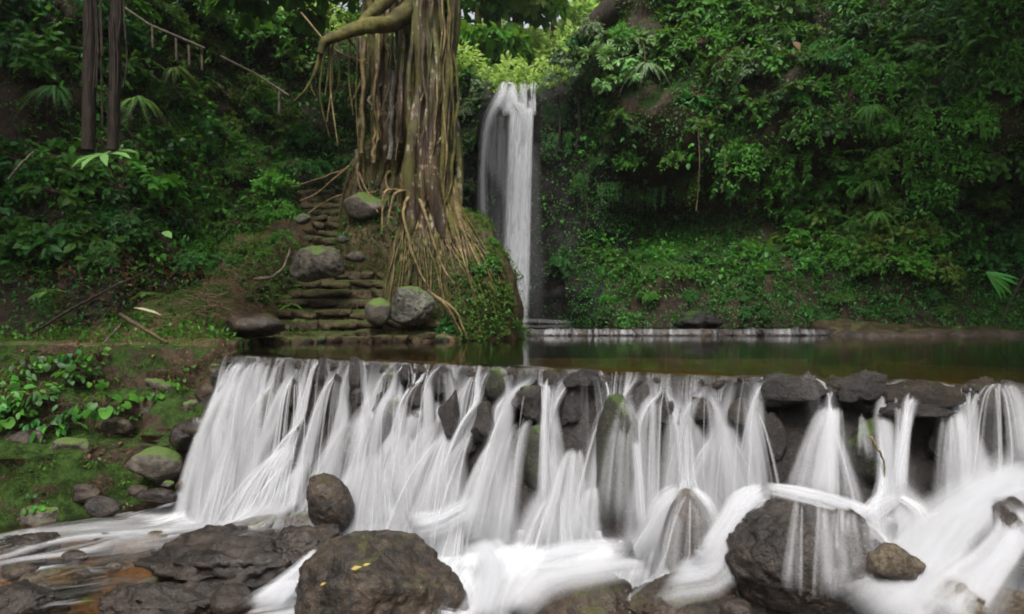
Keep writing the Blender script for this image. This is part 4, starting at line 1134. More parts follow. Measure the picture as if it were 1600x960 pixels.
def make_hanging(seed, L=1.3, n=26, w=.55, leaf=.135, T=T_LANCE):
    """curtain of trailing stems with leaves"""
    g = np.random.default_rng(seed); A, B = [], []
    for k in range(n):
        x0 = g.uniform(-w, w); l = L*g.uniform(.4, 1)
        s_ = np.linspace(0, 1, 12)
        c = np.stack([x0+.10*np.cumsum(g.normal(0, .15, 12)), .25*np.sin(s_*2)*g.uniform(.2, 1)+0*s_, .10*np.sin(s_*3)-s_*l], 1)
        c[:, 1] = -c[:, 1]
        B.append(tube(c, .004, 3))
        m_ = int(l*22); u_ = g.uniform(0.05, 1, m_)
        q_ = np.stack([np.interp(u_, s_, c[:, j]) for j in range(3)], 1)
        dl = norm(np.stack([g.normal(0, .7, m_), -abs(g.normal(.5, .4, m_)), g.normal(-.6, .3, m_)], 1))
        A.append(leaves(T, q_, dl, norm(np.array([0, -.7, .9])+g.normal(size=(m_, 3))*.3), leaf*g.uniform(.6, 1.2, m_), g))
    return cat3(A), join(B)

def make_broad(seed, n=17, R0=.36, leaf=.19, T=T_ROUND):
    """rosette of long stalked broad leaves"""
    g = np.random.default_rng(seed); P_, D_, N_, st = [], [], [], []
    for k in range(n):
        az = k*2.4+g.uniform(-.3, .3); r = R0*g.uniform(.3, 1); h = R0*g.uniform(.5, 1.1)
        e = np.array([math.cos(az)*r, math.sin(az)*r, h])
        st.append(tube(pathpts([(0, 0, 0), e*np.array([.3, .3, .75]), e], n=6), .006, 4))
        P_.append(e); D_.append((math.cos(az)+g.normal(0, .3), math.sin(az)+g.normal(0, .3), g.uniform(-1.1, -.1))); N_.append((math.cos(az)*.5+g.normal(0, .3), math.sin(az)*.5-.25+g.normal(0, .3), 1))
    A = leaves(T, np.array(P_), np.array(D_), np.array(N_), leaf*g.uniform(.7, 1.2, n), g)
    return A, join(st)

PROTO = {}
def reg(name, made): PROTO[name] = made
for k in range(6): reg('bush%d' % k, make_bush(k, .62, .8, 80, 13, .135, T_LANCE, .45+.1*k))
for k in range(4): reg('oval%d' % k, make_bush(20+k, .62, .85, 58, 11, .185, T_OVAL, .55))
for k in range(3): reg('big%d' % k, make_bush(30+k, .62, .9, 34, 8, .25, T_OVAL, .7))
for k in range(2): reg('palmate%d' % k, make_bush(36+k, .65, .9, 22, 3, .34, T_PALM, .5))
for k in range(4): reg('fern%d' % k, make_fern(40+k, 11, .75, .75))
for k in range(2): reg('fernhang%d' % k, make_fern(46+k, 10, .95, 1.25, (.1, .6), 2.6, .14, -2.9))
for k in range(4): reg('hang%d' % k, make_hanging(50+k))
for k in range(3): reg('fine%d' % k, make_bush(60+k, .6, .75, 110, 22, .075, T_LANCE, .6))
for k in range(5): reg('broad%d' % k, make_broad(70+k) if k < 2 else make_broad(70+k, 22, .34, .16, T_OVAL))
MESHES = {}
def proto_mesh(pn, mat, part):
    k = (pn, mat, part)
    if k not in MESHES:
        (V, F, t_), (sV, sF) = PROTO[pn]
        MESHES[k] = mesh('foliage', V, F, M[mat], smooth=False, attrs={'tint': t_}) if part == 'f' else mesh('stem', sV, sF, M[mat])
    return MESHES[k]
def pick(kind):
    return random.choice([k for k in PROTO if k.rstrip('0123456789') == kind])
LEAFNAME = {'bush': 'shrub', 'oval': 'shrub', 'big': 'broad_leaved_shrub', 'palmate': 'palmate_shrub', 'fern': 'fern', 'fernhang': 'hanging_fern', 'hang': 'trailing_vine', 'fine': 'small_leaved_shrub', 'broad': 'ground_plant'}
CAT = {'fern': 'fern', 'fernhang': 'fern', 'hang': 'vine', 'broad': 'plant', 'palmate': 'shrub'}
def plant(kind, mat, pos, label, group=None, scale=1.0, tilt=(0, 0), rz=None, stem='twig', cat=None):
    pn = pick(kind)
    rz = rng.uniform(0, 6.28) if rz is None else rz
    e = empty(LEAFNAME[kind], pos, label, cat or CAT.get(kind, 'shrub'), group)
    rot = (Matrix.Rotation(tilt[0], 4, 'X') @ Matrix.Rotation(tilt[1], 4, 'Y') @ Matrix.Rotation(rz, 4, 'Z')).to_euler()
    for nm, part, m_ in (('foliage', 'f', mat), ('stem', 's', stem)):
        link(nm, proto_mesh(pn, m_, part), e, (0, 0, 0), rot, scale)
    return e

# each entry: label, group, pixel box, rows x columns, kinds, leaf materials, size, sinks (boxes left empty)
REG = [
 ('x', 'pale shrubs beside the fig trunk', (708, -20, 765, 240), (5, 2), ['fine', 'bush', 'oval'], ['leafG', 'leafG', 'leafM'], (.6, .8)),
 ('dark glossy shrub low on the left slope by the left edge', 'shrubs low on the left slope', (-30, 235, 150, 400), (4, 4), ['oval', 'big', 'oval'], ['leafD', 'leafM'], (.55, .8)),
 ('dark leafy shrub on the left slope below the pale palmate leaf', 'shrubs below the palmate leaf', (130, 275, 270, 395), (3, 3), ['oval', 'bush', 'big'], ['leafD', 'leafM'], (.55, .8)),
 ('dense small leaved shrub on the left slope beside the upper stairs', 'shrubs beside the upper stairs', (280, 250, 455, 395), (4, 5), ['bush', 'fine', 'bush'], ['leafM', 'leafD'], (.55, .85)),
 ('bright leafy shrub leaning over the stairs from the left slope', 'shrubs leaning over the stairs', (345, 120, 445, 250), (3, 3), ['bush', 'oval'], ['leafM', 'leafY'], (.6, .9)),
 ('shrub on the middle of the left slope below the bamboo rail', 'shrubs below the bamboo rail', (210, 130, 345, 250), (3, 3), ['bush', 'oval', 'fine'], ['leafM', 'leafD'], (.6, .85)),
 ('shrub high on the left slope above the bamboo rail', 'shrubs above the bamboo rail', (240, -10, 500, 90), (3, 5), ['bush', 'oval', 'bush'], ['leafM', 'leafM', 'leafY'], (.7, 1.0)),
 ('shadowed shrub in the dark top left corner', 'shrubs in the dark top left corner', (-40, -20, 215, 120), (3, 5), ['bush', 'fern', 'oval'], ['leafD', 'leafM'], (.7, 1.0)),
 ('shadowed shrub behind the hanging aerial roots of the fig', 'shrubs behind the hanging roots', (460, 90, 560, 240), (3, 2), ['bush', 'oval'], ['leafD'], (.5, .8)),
 ('grey green shrub on the cliff between fig trunk and waterfall', 'shrubs between fig and waterfall', (705, 0, 765, 140), (4, 2), ['bush', 'fine'], ['leafG', 'leafM'], (.6, .85)),
 ('small shrub clinging to the cliff left of the waterfall', 'shrubs clinging left of the waterfall', (702, 150, 740, 300), (4, 1), ['bush', 'fine'], ['leafG', 'leafD'], (.45, .6)),
 ('grey green shrub right beside the lip of the waterfall', 'shrubs beside the waterfall lip', (850, 60, 920, 135), (2, 2), ['fine', 'bush'], ['leafG'], (.55, .75)),
 ('pale broad leaved shrub on the upper cliff right of the waterfall lip', 'pale broad leaved shrubs', (930, 50, 1030, 120), (2, 3), ['palmate', 'big'], ['leafP'], (.6, .8)),
 ('dangling shrub on the dark cliff right of the waterfall', 'shrubs on the dark cliff', (870, 150, 1010, 260), (3, 3), ['hang', 'bush', 'oval'], ['leafD', 'leafM'], (.5, .7)),
 ('shrub on the top of the right slope in misty light', 'shrubs in the misty light', (1040, -20, 1260, 110), (4, 5), ['bush', 'oval', 'bush'], ['leafM', 'leafM', 'leafG'], (.75, 1.05)),
 ('yellow green shrub catching light at the top of the right slope', 'yellow green shrubs', (1225, 0, 1275, 60), (2, 1), ['fine', 'bush'], ['leafY'], (.7, .85)),
 ('leafy shrub on the middle of the right slope', 'shrubs on the middle right slope', (1060, 130, 1300, 300), (4, 5), ['bush', 'oval', 'hang'], ['leafM', 'leafD', 'leafM'], (.65, .9)),
 ('overhanging shrub high on the right slope', 'shrubs high on the right slope', (1290, -20, 1620, 150), (4, 7), ['bush', 'oval', 'hang'], ['leafM', 'leafD', 'leafM'], (.75, 1.05)),
 ('trailing shrub on the right slope in front of the ferns', 'trailing shrubs on the right slope', (1290, 165, 1560, 300), (3, 6), ['hang', 'bush', 'oval'], ['leafM', 'leafM', 'leafD'], (.65, .9)),
 ('bright green shrub spilling down the right slope over the pool', 'bright shrubs over the pool', (1230, 310, 1470, 420), (4, 6), ['bush', 'oval', 'bush'], ['leafM', 'leafM', 'leafY'], (.6, .85)),
 ('shaded shrub by the right edge beside the dark hollow', 'shrubs beside the dark hollow', (1480, 310, 1620, 420), (2, 3), ['hang', 'oval'], ['leafD'], (.6, .8)),
 ('leafy shrub on the ledge behind the far weir', 'shrubs on the ledge', (865, 385, 1220, 440), (2, 9), ['bush', 'oval', 'fine'], ['leafM', 'leafD', 'leafM'], (.45, .65)),
 ('low shrub on the mossy rock foot behind the pool', 'low shrubs on the rock foot', (900, 450, 1480, 500), (2, 11), ['fine', 'bush'], ['leafD', 'leafD', 'leafM'], (.28, .42)),
 ('small shrub under the overhang right of the waterfall', 'small shrubs under the overhang', (900, 280, 1060, 300), (1, 4), ['hang', 'bush'], ['leafD'], (.4, .55)),
]
WHERE = {'pale shrubs beside the fig trunk': 'grey green, hugging the fig on its right', 'shrubs low on the left slope': 'low on the left slope at the edge', 'shrubs below the palmate leaf': 'below the pale palmate leaf', 'shrubs beside the upper stairs': 'left of the stairs',
 'shrubs leaning over the stairs': 'above the stairs, left of the fig', 'shrubs below the bamboo rail': 'below the bamboo rail', 'shrubs above the bamboo rail': 'above the bamboo rail',
 'shrubs in the dark top left corner': 'in the dark top left corner', 'shrubs behind the hanging roots': 'behind the hanging fig roots', 'shrubs between fig and waterfall': 'between fig trunk and waterfall',
 'shrubs clinging left of the waterfall': 'on the cliff left of the waterfall', 'shrubs beside the waterfall lip': 'right beside the waterfall lip', 'pale broad leaved shrubs': 'pale, below the leaning trunk',
 'shrubs on the dark cliff': 'on dark cliff right of waterfall', 'shrubs in the misty light': 'atop the misty right slope', 'yellow green shrubs': 'yellow green, topping the right slope', 'shrubs on the middle right slope': 'on the middle right slope',
 'shrubs high on the right slope': 'high on the right slope', 'trailing shrubs on the right slope': 'around the right slope ferns', 'bright shrubs over the pool': 'bright, over the pool at right', 'shrubs beside the dark hollow': 'beside the dark right hollow',
 'shrubs on the ledge': 'on the ledge behind the low weir', 'low shrubs on the rock foot': 'on the rock foot behind the pool', 'small shrubs under the overhang': 'under the overhang right of the waterfall'}
ORD = ['first', 'second', 'third', 'fourth', 'fifth', 'sixth', 'seventh', 'eighth', 'ninth', 'tenth', 'eleventh']
KW = {'bush': 'pointed leaf', 'oval': 'oval leaf', 'big': 'big leaf', 'fine': 'tiny leaf', 'hang': 'trailing', 'fern': 'feathery', 'palmate': 'palmate'}
ROWS = {5: ['top row', 'second row', 'third row', 'fourth row', 'bottom row'], 1: [''], 2: ['upper row', 'lower row'], 3: ['top row', 'middle row', 'bottom row'], 4: ['top row', 'second row', 'third row', 'bottom row']}
for (lab, grp, (x0, y0, x1, y1), (nr_, nc_), kinds, mats_, (s0, s1)) in REG:
    for r_ in range(nr_):
        for c_ in range(nc_):
            px = x0+(c_+.5+.5*(r_ % 2)-.25+rng.uniform(-.3, .3))*(x1-x0)/nc_; py = y0+(r_+.5+rng.uniform(-.3, .3))*(y1-y0)/nr_
            p, n = on_hill(px, py)
            kind = random.choice(kinds); k = rng.uniform(s0, s1)*1.12
            hz_ = norm(np.array([n[0], n[1], 0]))
            what = 'fern' if kind == 'fern' else 'vine' if kind == 'hang' else 'shrub'
            lb0 = grp.split(' ', 1)[1] if False else WHERE[grp]
            lb = (KW[kind]+' '+what+' '+lb0+(', '+ROWS[nr_][r_] if nr_ > 1 else '')+(', '+ORD[c_]+' from left' if nc_ > 1 else '')).replace('trailing vine', 'trailing vine')
            if kind == 'hang':
                e = plant(kind, random.choice(mats_), p+n*.30+np.array([0, 0, .3*k]), lb, grp, k, (0, 0), math.atan2(hz_[0], -hz_[1])+rng.uniform(-.3, .3))
            else:
                tl = .55
                e = plant(kind, random.choice(mats_), p+n*.16*k, lb, grp, k, (-hz_[1]*tl*1.0, hz_[0]*tl))

for (px, py, d, k, kind, mt, lab) in [(395, 395, 11.6, .62, 'fine', 'leafM', 'round bushy shrub just left of the curved grey branch'), (440, 372, 12.6, .5, 'fine', 'leafM', 'bushy shrub directly above the big streaked boulder on its left'),
        (432, 330, 13.2, .62, 'bush', 'leafM', 'bright shrub edging the left of the middle stairs'), (425, 285, 13.9, .65, 'bush', 'leafM', 'bright shrub edging the left of the upper stairs'), (455, 255, 14.8, .6, 'bush', 'leafD', 'dark shrub at the head of the stairs'),
        (372, 350, 11.6, .7, 'bush', 'leafM', 'thick shrub bulging from the slope foot left of the stairs'), (350, 410, 11.0, .5, 'fine', 'leafD', 'low dark shrub above the heap of dead twigs'), (500, 258, 15.6, .55, 'bush', 'leafD', 'dark shrub behind the topmost stairs'),
        (300, 400, 10.6, .5, 'fine', 'leafD', 'low dark shrub on the slope above the domed rock'), (540, 250, 15.6, .55, 'fine', 'leafD', 'dark shrub left of the fig root ball'), (160, 400, 10.4, .5, 'fine', 'leafD', 'ragged low shrub over the long fallen branch')]:
    plant(kind, mt, P(px, py, d), lab, None, k, (.4, 0))

for (px, py, d, k, kind, mt, lab) in [(868, 118, 18.2, .7, 'fine', 'leafG', 'grey green shrub hiding the foot of the leaning trunk'), (900, 100, 17.9, .7, 'bush', 'leafG', 'second grey green shrub, just right of the trunk foot'), (850, 138, 18.5, .45, 'fine', 'leafG', 'little grey green shrub touching the waterfall lip on the right'),
        (938, 85, 17.2, .7, 'palmate', 'leafP', 'pale palmate shrub standing before the leaning trunk'), (975, 95, 17.0, .75, 'big', 'leafP', 'pale big leaf shrub right of the palmate shrub'), (955, 130, 17.0, .6, 'big', 'leafP', 'pale big leaf shrub lowest under the leaning trunk'),
        (900, 62, 17.8, .75, 'bush', 'leafD', 'dark shrub in front of the lower end of the leaning trunk'), (928, 38, 17.5, .7, 'bush', 'leafG', 'grey green shrub halfway up the leaning trunk'), (885, 85, 18.0, .7, 'oval', 'leafG', 'oval leaf shrub below the lower end of the leaning trunk'), (915, 80, 17.6, .6, 'fine', 'leafD', 'tiny leaf shrub right below the leaning trunk'), (975, 50, 17.2, .6, 'bush', 'leafM', 'green shrub before the dark middle of the leaning trunk'),
        (762, 130, 18.6, .4, 'fine', 'leafG', 'little grey green shrub touching the waterfall lip on the left')]:
    plant(kind, mt, P(px, py, d), lab, None, k, (.5, 0))

# --- undergrowth: uncounted small leaves over the slopes
def scatter_leaves(name, grid, nl, size, T, mat, seed, mask=None, up=.8, thick=.16, rows=None, thr=-.05, sc=.9):
    g = np.random.default_rng(seed)
    A = grid[:-1, :-1] if rows is None else grid[rows[0]:rows[1], :-1]
    r0 = 0 if rows is None else rows[0]
    h_, w__ = A.shape[:2]
    B1 = grid[r0+1:r0+1+h_, :-1]; C1 = grid[r0:r0+h_, 1:]; D1 = grid[r0+1:r0+1+h_, 1:]
    area = np.linalg.norm(np.cross(B1-A, C1-A), axis=-1).ravel()
    cen = ((A+D1)/2).reshape(-1, 3)
    wt = area*(1.0 if mask is None else mask(cen))
    wt = wt/wt.sum()
    k = g.choice(len(wt), nl, p=wt)
    u, v = g.uniform(0, 1, (nl, 1)), g.uniform(0, 1, (nl, 1))
    a, b, c, d = [q_.reshape(-1, 3)[k] for q_ in (A, B1, C1, D1)]
    p = a*(1-u)*(1-v)+b*u*(1-v)+c*(1-u)*v+d*u*v
    n = norm(np.cross(c-a, b-a)); n *= np.sign((n*np.array([0, -1, .6])).sum(1))[:, None]
    dn = fbm(p*sc, seed, 3)
    ok = dn > thr
    p, n, dn = p[ok], n[ok], dn[ok]; m_ = len(p)
    p = p+n*(g.uniform(0, 1, (m_, 1))**1.5)*thick*(1+2*np.clip(dn, 0, 1))[:, None]
    dr = norm(n*.55+g.normal(size=(m_, 3))*.55+np.array([0, 0, -.35]))
    V, F, t_ = leaves(T, p, dr, norm(n*.5+np.array([0, 0, up])+g.normal(size=(m_, 3))*.2), size*g.uniform(.5, 1.3, m_), g)
    o = link(name, mesh(name, V, F, M[mat], smooth=False, attrs={'tint': t_}))
    return tag(o, kind='stuff')
near_m = lambda c: ((c[:, 1] > 7)*(c[:, 2] > -.05)*(c[:, 2] < 10.5)*(np.abs(c[:, 0]) < 14)*(1-.93*np.exp(-((c[:, 0]-.1)/1.5)**2)*(c[:, 1] > 17.4))).astype(float)
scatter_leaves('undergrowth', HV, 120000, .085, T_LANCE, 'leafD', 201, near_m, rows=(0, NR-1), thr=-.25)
scatter_leaves('added_rear_undergrowth', RVv, 30000, .35, T_OVAL, 'leafD', 209, thr=-.4, thick=.6)  # leaf cover of the slope added behind the camera
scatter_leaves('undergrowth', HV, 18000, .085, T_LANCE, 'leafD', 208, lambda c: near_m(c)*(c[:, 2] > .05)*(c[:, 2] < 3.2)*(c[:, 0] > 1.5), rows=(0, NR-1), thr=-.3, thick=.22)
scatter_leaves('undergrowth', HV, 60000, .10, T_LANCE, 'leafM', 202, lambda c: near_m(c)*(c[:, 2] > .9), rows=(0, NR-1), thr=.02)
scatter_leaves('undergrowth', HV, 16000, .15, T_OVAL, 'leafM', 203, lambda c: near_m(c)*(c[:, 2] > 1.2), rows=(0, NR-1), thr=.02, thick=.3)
scatter_leaves('undergrowth', HV, 9000, .14, T_STRAP, 'fern', 204, near_m, rows=(0, NR-1), thr=.05, thick=.1)
gap_m = lambda c: (np.abs(c[:, 0]) < 9)*(c[:, 1] > 18.5)*(c[:, 1] < 34)*1.0
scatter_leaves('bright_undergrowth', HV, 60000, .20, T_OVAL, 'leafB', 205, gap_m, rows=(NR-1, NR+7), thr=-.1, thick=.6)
# dead leaves on the left slope and the bank path
lslope = lambda c: ((c[:, 0] < -3.2)*(c[:, 1] > 8)*(c[:, 1] < 13.5)*(c[:, 2] > .0)*(c[:, 2] < 1.7)).astype(float)
scatter_leaves('leaf_litter', HV, 6000, .08, T_OVAL, 'dead', 206, lslope, rows=(0, NR-1), thr=-.15, thick=.05, up=.5)
scatter_leaves('leaf_litter', HV, 5000, .09, T_OVAL, 'deadred', 207, lslope, rows=(0, NR-1), thr=-.15, thick=.08, up=.5)

# --- bank: moss tufts, litter and broad leaved plants
scatter_leaves('moss', BV, 80000, .030, T_LANCE, 'moss', 210, lambda c: (c[:, 2] > -1.75)*1.0, thr=-.15, thick=.03, sc=1.4)
scatter_leaves('grassy_moss', BV, 45000, .055, T_STRAP, 'moss', 211, lambda c: (c[:, 2] > -1.6)*1.0, thr=.0, thick=.03, sc=1.1)
scatter_leaves('leaf_litter', BV, 1500, .055, T_OVAL, 'dead', 212, lambda c: (c[:, 2] > -1.3)*1.0, thr=-.3, thick=.012, up=1.5, sc=3)
gx = np.linspace(-10, 0, 120); gy = np.linspace(8.8, 16.5, 110); GX, GY = np.meshgrid(gx, gy)
GZ = ground_z(GX, GY); GV = np.stack([GX, GY, GZ], -1)
gm = lambda c: (sdf(SHORE, c[:, 0], c[:, 1]) > .03)*1.0
scatter_leaves('moss', GV, 34000, .035, T_LANCE, 'moss', 213, gm, thr=.05, thick=.02, sc=1.2)
scatter_leaves('grassy_growth', GV, 22000, .10, T_STRAP, 'fern', 215, lambda c: gm(c)*((c[:, 0] < -3.3-.3*(c[:, 1]-12))*(c[:, 1] > 9.8)+.25), thr=.0, thick=.06, sc=1.3)
scatter_leaves('leafy_growth', GV, 16000, .075, T_OVAL, 'leafM', 216, lambda c: gm(c)*(c[:, 0] < -3.6-.3*(c[:, 1]-12))*(c[:, 1] > 10), thr=.0, thick=.12, sc=1.1)
scatter_leaves('leaf_litter', GV, 5000, .06, T_OVAL, 'dead', 214, gm, thr=-.2, thick=.012, up=1.5, sc=2)
bank_regs = [
 ('round leaved plant on the mossy bank at the left edge', 'round leaved plants at the left edge', (-10, 575, 50, 690), 11, (.75, 1.0)),
 ('round leaved plant on the middle ledge of the mossy bank', 'round leaved plants on the middle ledge', (45, 560, 175, 675), 20, (.6, .95)),
 ('small plant on the upper ledge near the weir end', 'small plants near the weir end', (180, 570, 330, 650), 8, (.3, .5)),
 ('tiny plant low on the mossy bank', 'tiny plants low on the bank', (20, 700, 230, 800), 6, (.25, .4))]
for lab, grp, (x0, y0, x1, y1), n_, (s0, s1) in bank_regs:
    pts_ = sorted([(rng.uniform(x0, x1), rng.uniform(y0, y1)) for k in range(n_)])
    lab0 = lab
    for k in range(n_):
        lab = lab0+(', %s from left' % ORD[k] if k < 11 else ', %s from right' % ORD[n_-1-k])
        p = on_bank(*pts_[k])
        plant('broad', random.choice(['leafM', 'leafD', 'leafM']), p-np.array([0, 0, .05]), lab, grp, rng.uniform(s0, s1)*.85, (.35, -.1))
for (px, py, d, s_, lab) in [(455, 470, 11.6, .33, 'small fern on the left end of the lowest stair steps'), (470, 492, 11.6, .30, 'pale green fern in front of the lowest stair steps'), (235, 455, 10.3, .5, 'fern clump on the leafy slope above the pale curved leaf'),
        (75, 450, 10.2, .45, 'fern low on the leafy slope near the left edge'), (440, 455, 12.0, .35, 'fern under the big streaked grey boulder')]:
    plant('fern', 'fern', P(px, py+10, d), lab, None, s_)

# --- ferns and special leaves
for (px, py, lab, k, s_, m_) in [(1345, 185, 'pale drooping fern on the right slope, upper of the hanging ferns', 'fernhang', .7, 'leafM'), (1385, 300, 'long drooping fern hanging in the middle of the right slope', 'fernhang', .75, 'leafM'),
        (1250, 165, 'bright tufted fern on the right slope left of the drooping ferns', 'fern', .9, 'fern'), (1330, 245, 'pale green fern fan between the two drooping ferns', 'fern', .8, 'fern'), (1375, 370, 'lowest drooping fern on the right slope over the pool', 'fernhang', .65, 'leafM'),
        (1010, 140, 'pale drooping fern on the cliff below the broad leaved shrubs', 'fernhang', .7, 'leafG'), (235, 125, 'arching yellow green fern beside the dark palm trunks', 'fernhang', .8, 'leafY'), (105, 165, 'dim fern hanging in the dark hollow at the left', 'fernhang', .8, 'leafD'),
        (190, 190, 'fern with browning tips above the palmate leaf', 'fernhang', .7, 'fern'), (1540, 100, 'soft feathery fern near the top right corner', 'fern', .9, 'leafM')]:
    p, n = on_hill(px, py); hz_ = norm(np.array([n[0], n[1], 0]))
    plant(k, m_, p+n*.45+np.array([0, 0, .2]), lab, None, s_, (0, 0), math.atan2(hz_[0], -hz_[1]) if k == 'fernhang' else None)
# palmate leaf
def single(name, T, mat, p, dr, nr, size, label, cat='leaf', stalk=None):
    V, F, t_ = leaves(T, np.zeros((1, 3)), np.array([dr], float), np.array([nr], float), size, rng)
    e = empty(name, p, label, cat)
    link('blade', mesh('blade', V, F, M[mat], smooth=False, attrs={'tint': t_*0+.9}), e)
    if stalk is not None:
        link('stalk', mesh('stalk', *tube(pathpts([(0, 0, 0), np.array(stalk)*.5+np.array([0, 0, .05]), stalk], n=6), .012, 5), M['twig']), e)
single('palmate_leaf', T_PALM, 'leafP', P(162, 240, 9.3), (.5, -.8, -.35), (0, -.62, .8), .52, 'large pale palmate leaf lit against the dark left slope', stalk=(-.1, .6, -.5))
single('curved_leaf', T_STRAP, 'paleleaf', P(208, 481, 9.6), (1, -.1, -.15), (0, -.6, .8), .42, 'pale curved dead leaf lying on the leafy slope')
single('upright_leaf', T_OVAL, 'leafY', P(291, 556, 8.8), (.05, -.1, 1), (0, -1, .1), .17, 'single upright yellow green leaf on the bank edge above the weir end')
single('dry_leaf', T_OVAL, 'tanleaf' if 'tanleaf' in M else 'dead', P(1240, 65, 15.5), (.3, -.5, -.8), (0, -1, .3), .3, 'hanging dry orange leaf in the misty shrubs of the right slope')
single('shoreline_leaf', T_OVAL, 'yellowleaf', P(303, 768, 7.9), (1, -.3, .3), (0, -.6, .8), .12, 'yellow fallen leaf at the foot of the left cascade')
single('seedling_leaf', T_OVAL, 'leafP', P(255, 362, 9.9), (.8, -.5, -.4), (0, -.5, .8), .22, 'light green seedling leaf on the shaded left slope')
single('floating_leaf', T_LANCE, 'leafY', P(120, 940, 5.75), (1, .1, .05), (0, -.3, 1), .16, 'green leaf drifting in the brown shallows at the bottom left')
for (px, py, sz, an) in [(548, 890, .085, .2), (500, 915, .05, .8), (567, 884, .06, .25)]:
    c = P(px, py, 5.05)
    single('yellow_leaf', T_LANCE, 'yellowleaf', c, (math.cos(an), math.sin(an)*.5, .25), (0, -.7, .7), sz, {548: 'bright yellow leaf stuck in the middle of the large mossy boulder', 500: 'yellow leaf lowest on the large mossy boulder', 567: 'small yellow leaf at the upper end of the leaf streak on the large mossy boulder'}[px])
single('green_sprig', T_PALM, 'leafY', P(1476, 618, 5.15), (0, -.8, .3), (0, -.5, .8), .07, 'small green sprig growing on the right part of the weir crest', 'plant')
# large light frond at the top left
g_ = np.random.default_rng(5)
e = empty('tree_fern_frond', P(255, -60, 8.2), 'large pale tree fern frond arching in from the top edge', 'frond')
f, r_ = frond(g_, 1.5, -.35, .1, .55, .30, 34); link('pinnae', mesh('pinnae', f[0], f[1], M['leafP'], smooth=False, attrs={'tint': f[2]}), e); link('midrib', mesh('midrib', *r_, M['twig']), e)
# fan palm leaf in the right hollow
e = empty('fan_palm_leaf', P(1540, 425, 13.2), 'broken grey fan palm leaf hanging in the dark right hollow', 'leaf')
for k in range(6):
    an = -.2-.18*k
    V, F, t_ = leaves(T_STRAP, np.zeros((1, 3)), np.array([(math.cos(an)*.9, -.3, math.sin(an))]), np.array([(0, -1, .3)]), rng.uniform(.5, .75), rng)
    link('leaflet', mesh('leaflet', V, F, M['leafD'], smooth=False, attrs={'tint': t_*0+1}), e)

# ============================================================ FIG TREE
fig = empty('strangler_fig', P(660, 330, 13.3), 'huge strangler fig with fluted trunk of fused mossy roots above the stairs', 'tree')
def col(name, pxt, pxb, yb, rpx, d, mat='bark', wig=.05, ytop=-330, flare=1.25, segs=9, rough=.3, seed=0, tail=None):
    g = np.random.default_rng(seed+900)
    n = 26; s_ = np.linspace(0, 1, n)
    top_, bot = P(pxt, ytop, d), P(pxb, yb, d)
    c = top_*(1-s_[:, None])+bot*s_[:, None]
    blend = s_**3
    c[:, 0] = top_[0]*(1-blend)+bot[0]*blend+wig*fbm(np.stack([s_*6, s_*0+seed, s_*0], 1), seed, 3)*2
    c[:, 1] += wig*fbm(np.stack([s_*5, s_*0+seed*2, s_*0+5], 1), seed+1, 3)*2-.25*blend
    r = rpx/FPX*d*(.79+flare*.35*s_**5)
    if ytop > -310: r = r*np.clip(np.minimum(s_, 1-s_)*6, .25, 1)
    if tail is not None:
        c = np.vstack([c[:-2], tail]); c[3:-1] = .25*c[2:-2]+.5*c[3:-1]+.25*c[4:]
        r = np.r_[r[:n-2], r[n-3]*np.linspace(.8, .3, len(tail))]
    V, F = tube(c, r*np.ones(len(c)), segs, rough=rough, seed=seed)
    return child(name, V, F, M[mat], fig)
col('trunk', 676, 668, 350, 26, 13.5, segs=24, rough=.35, seed=1)
col('trunk', 636, 640, 270, 15, 14.1, segs=18, rough=.35, seed=3, flare=.5, tail=[on_ball(640, 262, -.1), on_ball(642, 290, -.2)])
cols = [(650, 628, 335, 8, 13.15), (660, 645, 330, 11, 13.0), (674, 662, 338, 12, 12.95), (688, 684, 336, 12, 13.0), (698, 700, 338, 10, 13.1), (705, 711, 345, 7, 13.2), (667, 652, 330, 6, 12.85), (681, 673, 330, 7, 12.82), (694, 693, 330, 6, 12.9), (655, 636, 320, 5, 13.0),
        (566, 562, 242, 5, 13.7), (574, 572, 244, 6, 13.65), (586, 588, 248, 10, 13.7), (597, 598, 244, 9, 13.65), (608, 606, 250, 7, 13.6), (620, 618, 250, 8, 13.6), (631, 628, 252, 7, 13.55), (641, 640, 262, 7, 13.4), (592, 594, 244, 5, 13.5), (625, 622, 246, 5, 13.45)]
for k, (a, b, y, r, d) in enumerate(cols):
    o = col('aerial_root', a, b, y+(22 if y > 300 else 24), r*rng.uniform(.7, 1.15), d, seed=10+k, wig=.10, segs=10, rough=.45, mat='bark' if k % 4 else 'mossy', tail=[(on_mound(b+(b-665)*.1*j, 338+13*j, .05) if y > 300 else on_ball(b-j*2, 262+12*j, .05)) for j in range(4)])
for k in range(22):
    left_ = k % 2
    a = rng.uniform(562, 640) if left_ else rng.uniform(644, 712); b = a+rng.normal(-2, 8)
    y0_ = rng.uniform(-300, 120)
    col('aerial_root', a, b, rng.uniform(150, 262) if left_ else rng.uniform(220, 345), rng.uniform(1.2, 3.2), 13.45 if left_ else 12.72+.004*abs(a-675), seed=50+k, wig=.07, segs=6, rough=.3, mat=['rootdark', 'bark', 'mossy', 'root', 'bark'][k % 5], ytop=y0_)
for k, (x0, y0, y1, r) in enumerate([(613, 110, 250, 4.5), (569, 60, 240, 3.5), (640, 120, 250, 2.5), (668, 20, 310, 2.5), (646, 40, 230, 2.2), (586, 200, 255, 3)]):
    c = pathpts([P(x0, y0, 13.35), P(x0-2, (y0+y1)/2, 13.35), P(x0-3, y1, 13.3)], n=14); c[:, 0] += .02*np.sin(np.arange(14)*1.3+k)
    child('pale_root', *tube(c, r/FPX*13.3, 6, rough=.2, seed=k), M['paler' if k == 0 else 'root'], fig)
